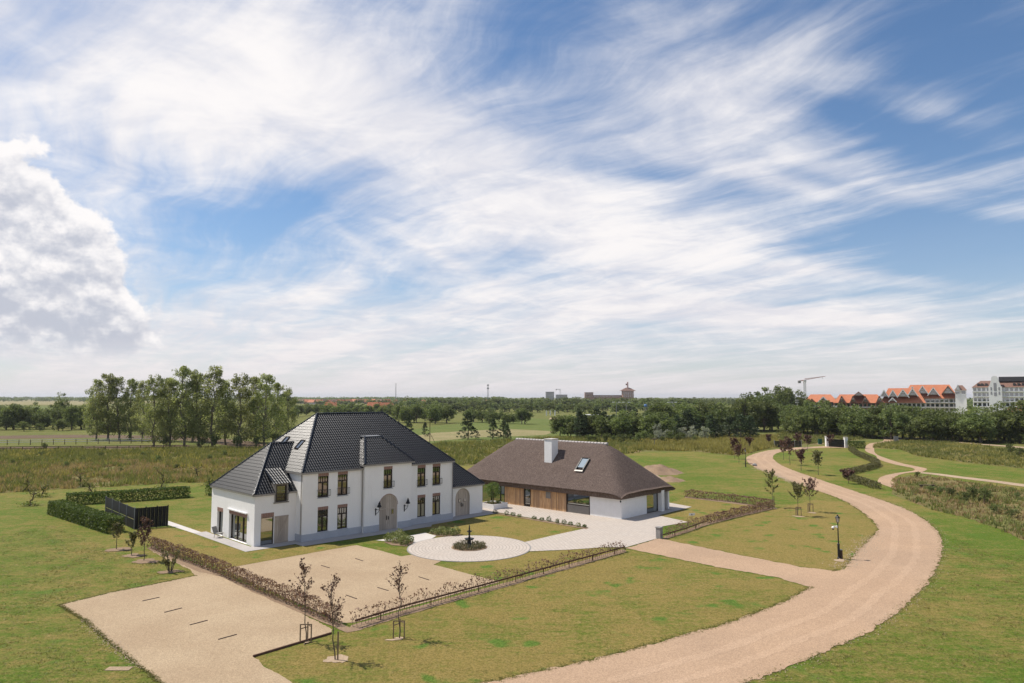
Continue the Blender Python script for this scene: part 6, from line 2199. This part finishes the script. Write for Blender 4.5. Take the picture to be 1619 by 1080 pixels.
for i, (x, yt, tw) in enumerate([(975, 636.5, True), (990.5, 636.5, True), (1058, 636.5, False), (1064.5, 636.5, True), (1053, 637, False)]):
    street_light(x, yt, 668, 'tall street light with pale head before the far wood, %s from the left' % ordinal([0, 1, 3, 4, 2][i]), tw)
b = G(1261.5, 674)
hh = CAM_H + (HORIZON - 632) * b.y / F_PX
o = empty('light_column', b, 0, 'tall pale light column with a banded drum below the crane', 'street light')
MB().tube([(0, 0, 0), (0, 0, hh)], [0.14, 0.10], 8).build('pole', M['crane_white'], o)
for i in range(3):
    MB().lathe([(0.7, 0), (0.75, 0.25)], 12, (0, 0, hh - 1.4 + i * 0.55)).build('ring', M['crane_white'] if i % 2 == 0 else M['galv'], o)
for i, x in enumerate((864, 870, 877.5)):
    b = G(x, 657)
    o = empty('marker_post', b, 0, 'white post beside the track in the pasture, %s from the left' % ordinal(i), 'post', 'white posts beside the track')
    MB().box(-0.35, 0.35, -0.2, 0.2, 0, 3.2).build('shaft', M['white_plain'], o)
    MB().box(-0.4, 0.4, -0.25, 0.25, 3.2, 3.4).build('cap', M['white_plain'], o)
b = G(940, 664)
o = empty('low_pavilion', b, -0.25, 'low pavilion with pale flat roof at the edge of the far wood', 'building')
MB().box(-9, 9, -3, 3, 0, 2.6).build('wall', M['grey_wall'], o)
MB().box(-10, 3, -4, 4, 2.6, 3.0).build('roof', M['white_plain'], o)
b = G(1021, 661)
o = empty('water_tank', b, 0, 'small blue tank half hidden in the far copse', 'tank')
MB().lathe([(0.6, 6.5), (1.0, 6.9), (1.05, 7.8), (0.6, 8.3)], 14).build('vessel', M['blue_paint'], o, True)
for k_ in range(4):
    a = k_ * math.pi / 2
    MB().bar((1.1 * math.cos(a), 1.1 * math.sin(a), 0), (0.9 * math.cos(a), 0.9 * math.sin(a), 6.6), 0.2).build('leg', M['galv'], o)


def crane(x, ytop, depth, jib_px, counter_px, rise, label, mat='crane_red', tw=1.1):
    t = at(x, ytop, depth)
    m = depth / F_PX
    o = empty('tower_crane', (t.x, t.y, 0), 0, label, 'crane')
    hh = t.z
    tb = MB()
    for sx in (-1, 1):
        for sy in (-1, 1):
            tb.bar((sx * tw, sy * tw, 0), (sx * tw, sy * tw, hh), tw * 0.35)
    n_ = int(hh / (tw * 2.5))
    for i in range(n_):
        z0, z1 = hh * i / n_, hh * (i + 1) / n_
        tb.bar((-tw, -tw, z0), (tw, -tw, z1), tw * 0.3)
        tb.bar((tw, tw, z0), (-tw, tw, z1), tw * 0.3)
    tb.build('tower', M['crane_white'], o)
    e = Vector((jib_px * m, 0, hh + rise * m))
    s = Vector((0, 0, hh))
    jb = MB()
    q = Vector((0, 0, tw * 1.6))
    jb.bar(s, e, tw * 0.5).bar(s + q, e, tw * 0.45)
    nj = 14
    for i in range(nj):
        a, b = i / nj, (i + 1) / nj
        jb.bar(s.lerp(e, a), (s + q).lerp(e, b), tw * 0.28)
    jb.build('jib', M[mat], o)
    c = Vector((-counter_px * m, 0, hh - rise * m * counter_px / jib_px))
    MB().bar(s, c, tw * 1.0, tw * 1.2).build('counter_jib', M[mat], o)
    MB().box(c.x - tw, c.x + tw * 2, -tw, tw, c.z - tw * 2.4, c.z + tw * 0.6).build('counterweight', M['stone'], o)
    MB().box(-tw * 1.4, tw * 1.4, -tw * 1.6, tw * 1.2, hh - tw * 2.4, hh + tw * 0.4).build('cab', M['crane_white'], o)
    MB().bar(s.lerp(e, 0.86), s.lerp(e, 0.86) - Vector((0, 0, 3.5 * m)), tw * 0.25).build('hook', M['stone'], o)
    return o


crane(1272, 601, 620, 33, 9, 6, 'red and white tower crane left of the apartment roofs', tw=0.75)
crane(885.5, 616, 1900, -8, 6, 0.5, 'small pale tower crane beside the far grey block', 'crane_white', 0.9)


def block(name, x0, x1, ytop, depth, dd, label, wall, storeys=4, cols=5, roof=None):
    a, b = at(x0, ytop, depth), at(x1, ytop, depth)
    o = empty(name, ((a.x + b.x) / 2, depth, 0), 0, label, 'building')
    w, h = (b.x - a.x) / 2, a.z
    MB().box(-w, w, 0, dd, 0, h).build('wall', M[wall], o)
    for i in range(storeys):
        for j in range(cols):
            x, z = -w + 2 * w * (j + 0.5) / cols, h - (i + 0.75) * 3.4
            MB().box(x - w / cols * 0.6, x + w / cols * 0.6, -0.08, -0.01, z - 0.8, z + 0.9).build('window', M['glass'], o)
    MB().box(-w - 0.3, w + 0.3, -0.3, dd + 0.3, h, h + 0.8).build('roof', M[roof or 'dark_metal_roof'], o)
    return o


block('tower_block', 863, 876, 620, 1800, 18, 'grey flat-roofed block above the far wood', 'grey_wall', 3, 4)
block('far_building', 879, 897, 624.5, 1850, 14, 'low grey building right of the far grey block', 'grey_wall', 1, 5)
block('far_building', 925, 938, 620.8, 1700, 16, 'brown building with a dark roof above the far wood', 'brick_wall', 3, 4, 'brown_tile')
block('far_building', 938, 985, 625.3, 1720, 14, 'long low dark building above the far wood', 'brick_wall', 1, 10, 'dark_metal_roof')
o = block('far_tower', 985, 1002, 618.5, 1700, 22, 'red brick tower under construction with steep roof above the far wood', 'brick_wall', 4, 5, 'brown_tile')
m = 1700 / F_PX
h = at(985, 618.5, 1700).z
MB().add([(-12 * m, -1, h + 0.8), (12 * m, -1, h + 0.8), (12 * m, 24, h + 0.8), (-12 * m, 24, h + 0.8), (-3 * m, 9, h + 7 * m * 0.8), (3 * m, 9, h + 7 * m * 0.8)],
         [(0, 1, 5, 4), (1, 2, 5), (2, 3, 4, 5), (3, 0, 4)]).build('steep_roof', M['brown_tile'], o)
MB().box(-1.0 * m, 1.0 * m, 8, 11, h + 4 * m, h + 14.5 * m).build('spire', M['crane_red'], o)
MB().box(-3.2 * m, -1.0 * m, 8, 10, h + 9.5 * m, h + 12 * m).build('hoist', M['brick_wall'], o)


# village of red roofs
def village_house(name, x, y, w, l, hw_, hr, rz, label, group, wall='pale_wall', roof='red_tile'):
    b = G(x, y)
    o = empty(name, b, rz, label, 'house', group)
    MB().box(-l / 2, l / 2, -w / 2, w / 2, 0, hw_).build('wall', M[wall], o)
    MB().add([(-l / 2 - 0.3, -w / 2 - 0.4, hw_), (l / 2 + 0.3, -w / 2 - 0.4, hw_), (l / 2 + 0.3, w / 2 + 0.4, hw_), (-l / 2 - 0.3, w / 2 + 0.4, hw_), (-l / 2 - 0.3, 0, hw_ + hr), (l / 2 + 0.3, 0, hw_ + hr)],
             [(0, 1, 5, 4), (2, 3, 4, 5), (0, 4, 3), (1, 2, 5), (3, 2, 1, 0)]).build('roof', M[roof], o)
    MB().box(l * 0.25, l * 0.25 + 0.8, -0.4, 0.4, hw_ + hr * 0.4, hw_ + hr + 0.9).build('chimney', M['brick_wall'], o)
    for sx in (-0.28, 0.05, 0.32):
        MB().box(l * sx - 0.5, l * sx + 0.5, -w / 2 - 0.05, -w / 2 - 0.005, hw_ * 0.4, hw_ * 0.8).build('window', M['glass'], o)
    return o


rv = random.Random(12)
ob = []
for x in [476, 481, 487, 493, 499, 505, 512, 520, 529, 538, 546, 552, 559, 566, 574, 581, 590, 600, 612, 626, 644, 652, 660, 668, 690, 741, 766, 774, 781, 792, 813]:
    y = rv.uniform(636.8, 639.5) if x < 640 else rv.uniform(638.5, 641)
    ob.append(village_house('village_house', x, y, 8.5, rv.uniform(11, 15), 3.6, 4.8, rv.choice((0.2, 1.6, -0.4, 0.9)), None, 'distant red-roofed village', rv.choice(('pale_wall', 'white_plain', 'brick_wall')), rv.choice(('red_tile', 'red_tile', 'red_tile', 'brown_tile'))))
row_labels(ob, 'distant red-roofed house on the plain, {} from the left')
village_house('farm_house', 592, 650, 8.5, 12, 3.4, 4.6, 0.5, 'larger orange-roofed house beyond the black ridge, left one of two', 'houses beyond the black ridge')
village_house('farm_house', 611, 650.5, 8.5, 13, 3.4, 4.4, 0.9, 'larger orange-roofed house beyond the black ridge, right one of two', 'houses beyond the black ridge', 'brick_wall')
village_house('farm_house', 523, 648, 8, 11, 3.2, 4.4, 0.7, 'orange-roofed house half hidden by trees beyond the black roof', None)


# apartments and hotel on the right, about 450 m away
DA = 450.0
mA = DA / F_PX


def gable(o, xc, half, z0, zt, y0, y1, roof, wall, trim=None, windows=2):
    """gabled bay facing the garden"""
    MB().add([(xc - half, y0, z0), (xc + half, y0, z0), (xc, y0, zt - 0.4)], [(0, 1, 2)]).build('gable', M[wall], o)
    rb = MB()
    for s in (-1, 1):
        rb.add([(xc, y0 - 0.5, zt), (xc + s * (half + 0.6), y0 - 0.5, z0 - 0.5), (xc + s * (half + 0.6), y1, z0 - 0.5), (xc, y1, zt),
                (xc, y0 - 0.5, zt - 0.35), (xc + s * (half + 0.6), y0 - 0.5, z0 - 0.85), (xc + s * (half + 0.6), y1, z0 - 0.85), (xc, y1, zt - 0.35)],
               [(0, 1, 2, 3), (7, 6, 5, 4), (0, 4, 5, 1), (1, 5, 6, 2)])
    rb.build('gable_roof', M[roof], o)
    if trim:
        tb = MB()
        for s in (-1, 1):
            tb.bar((xc, y0 - 0.62, zt - 0.15), (xc + s * (half + 0.6), y0 - 0.62, z0 - 0.7), 0.2, 0.55)
        tb.build('verge_board', M[trim], o)
    for i in range(windows):
        z = z0 + 0.5 + i * (zt - z0) * 0.32
        ww = half * (0.5 - 0.2 * i)
        MB().box(xc - ww, xc + ww, y0 - 0.08, y0 - 0.01, z, z + (zt - z0) * 0.2).build('window', M['glass'], o)


def apart(x0, x1, yeave, yridge, depth, dd, label, wall, roof, gables, floors, cat='building', name='apartment_building', bal='white_plain', cols=8):
    m = depth / F_PX
    xa, xb = (x0 - CX) * m, (x1 - CX) * m
    xm = (xa + xb) / 2
    az_ = math.atan2(xm, depth)
    o = empty(name, (xm, depth, 0), -az_, label, cat)
    o.scale.x = math.cos(az_)
    ze, zr = at(x0, yeave, depth).z, at(x0, yridge, depth).z
    w = (xb - xa) / 2
    MB().box(-w, w, 0, dd, 0, ze).build('wall', M[wall], o)
    MB().add([(-w - 0.5, -0.8, ze), (w + 0.5, -0.8, ze), (w + 0.5, dd + 0.8, ze), (-w - 0.5, dd + 0.8, ze), (-w + dd * 0.25, dd / 2, zr), (w - dd * 0.25, dd / 2, zr)],
             [(0, 1, 5, 4), (1, 2, 5), (2, 3, 4, 5), (3, 0, 4), (3, 2, 1, 0)]).build('roof', M[roof], o)
    for (gx, hpx, gy0, gy1, tr) in gables:
        gable(o, (gx - CX) * m - xm, hpx * m, at(gx, gy0, depth).z, at(gx, gy1, depth).z, -1.6, dd / 2, roof, wall, tr)
    for i in range(floors):
        z = ze - 1.3 - i * 3.1
        for j in range(cols):
            x = -w + 2 * w * (j + 0.5) / cols
            MB().box(x - w / cols * 0.66, x + w / cols * 0.66, -0.09, -0.01, z - 1.0, z + 0.9).build('window', M['glass'], o)
        if bal:
            MB().box(-w, w, -1.3, -0.1, z - 1.5, z - 1.1).build('balcony', M[bal], o)
    return o


apart(1270, 1322, 635.5, 623.5, 455, 16, 'left long apartment building with orange roof beside the crane', 'brick_wall', 'red_tile', [(1300, 7, 634, 627, 'white_plain'), (1282, 4, 634, 630, None)], 2, cols=9)
apart(1316, 1395, 637, 623.5, 445, 15, 'apartment row with brown gables and orange roofs left of the hotel', 'brick_wall', 'red_tile',
      [(1329, 4, 636, 626, 'brown_tile'), (1347, 4, 636, 626, 'brown_tile'), (1366, 4, 636, 626, 'brown_tile'), (1388, 4, 636, 626, 'brown_tile'), (1356, 9, 626, 619, None)], 2, cols=12)
apart(1391, 1460, 637, 613.5, 440, 18, 'orange-roofed hotel wing with white-edged gables, left part', 'pale_wall', 'red_tile',
      [(1396, 6, 627, 616.5, 'white_plain'), (1410, 6, 627, 616.5, 'white_plain'), (1426, 8, 627, 615.5, 'white_plain'), (1409, 5, 634, 628.5, 'white_plain'), (1441, 7, 625, 614, 'white_plain')], 3, cols=10)
apart(1425, 1512, 630, 608, 470, 20, 'taller orange-roofed hotel wing with white-edged gables, right part', 'pale_wall', 'red_tile',
      [(1457, 8, 622, 610, 'white_plain'), (1474, 8, 624, 612.5, 'white_plain'), (1497, 9, 622, 610.5, 'brown_tile'), (1441, 8, 620, 611, 'white_plain')], 3, cols=12)
# white stepped house
o = apart(1508, 1526, 617, 609, 460, 9, 'narrow white house with brown roof between the two hotels', 'white_plain', 'brown_tile', [], 1, cols=2, bal=None, name='white_gabled_house')
gable(o, -9 * 460 / F_PX * 0.45, 4 * 460 / F_PX, at(0, 619, 460).z, at(0, 607.5, 460).z, -0.5, 6, 'white_plain', 'white_plain', None, 0)
# large hotel with a curved white gable
DH = 430.0
mH = DH / F_PX
o = apart(1533, 1700, 612, 601, DH, 20, 'large hotel with brown roof, balconies and a curved white gable', 'white_plain', 'brown_tile', [], 4, cols=22, name='hotel', bal='white_plain')
xm = ((1533 - CX) + (1700 - CX)) / 2 * mH
gc = (1571 - CX) * mH - xm
zt, zl = at(0, 594, DH).z, at(0, 607, DH).z
prof = [(-11, 0), (-11, zl - 1.5), (-9.5, zl - 1.2), (-8.2, zl + 0.2), (-6.8, zl + 1.4), (-6.0, zl + 2.8), (-5.2, zt - 0.9), (-3.8, zt - 0.25), (-1.5, zt), (1.5, zt), (3.8, zt - 0.25), (5.2, zt - 0.9), (6.0, zl + 2.8), (6.8, zl + 1.4), (8.2, zl + 0.2), (9.5, zl - 1.2), (11, zl - 1.5), (11, 0)]
prof = [(gc + x * mH, z) for x, z in prof]
MB().prism([(x, -2.2, z) for x, z in prof], (0, 0, 0), (0, 4.5, 0)).build('curved_gable', M['white_plain'], o)
for (x, z0, z1, w) in ((0, 605, 618, 2.3), (-6.5, 612, 617, 1.2), (6.5, 612, 617, 1.2), (-6.5, 619, 624, 1.2), (6.5, 619, 624, 1.2), (0, 620, 626, 2.3)):
    MB().box(gc + (x - w) * mH, gc + (x + w) * mH, -2.28, -2.21, at(0, z1, DH).z, at(0, z0, DH).z).build('window', M['glass'], o)
za, zb = at(0, 602.5, DH).z, at(0, 595, DH).z
MB().box((1577 - CX) * mH - xm, (1700 - CX) * mH - xm, 6, 16, za, zb).build('top_floor', M['dark_metal_roof'], o)
for i, x in enumerate((1543, 1549, 1556, 1602, 1609, 1616)):
    MB().box((x - 2 - CX) * mH - xm, (x + 2 - CX) * mH - xm, 1.0, 5.0, at(0, 609, DH).z, at(0, 605.5, DH).z).build('dormer', M['dark_metal_roof'], o)
village_house('park_house', 1612, 668, 7, 12, 3.0, 4.5, 0.3, 'orange-roofed house peeping out right of the tree belt', None)

# ------------------------------------------------------------------ air
hm = bpy.data.materials.new('air')
hm.use_nodes = True
kk = NT(hm.node_tree)
pv = kk.n('ShaderNodeVolumePrincipled')
pv.inputs['Color'].default_value = (0.86, 0.90, 0.96, 1)
pv.inputs['Density'].default_value = 7e-5
pv.inputs['Anisotropy'].default_value = 0.2
kk.t.links.new(pv.outputs[0], kk.n('ShaderNodeOutputMaterial').inputs['Volume'])
tag(MB().box(-9200, 9200, -450, 16200, -1.0, 62.0).build('haze', hm), kind='stuff')
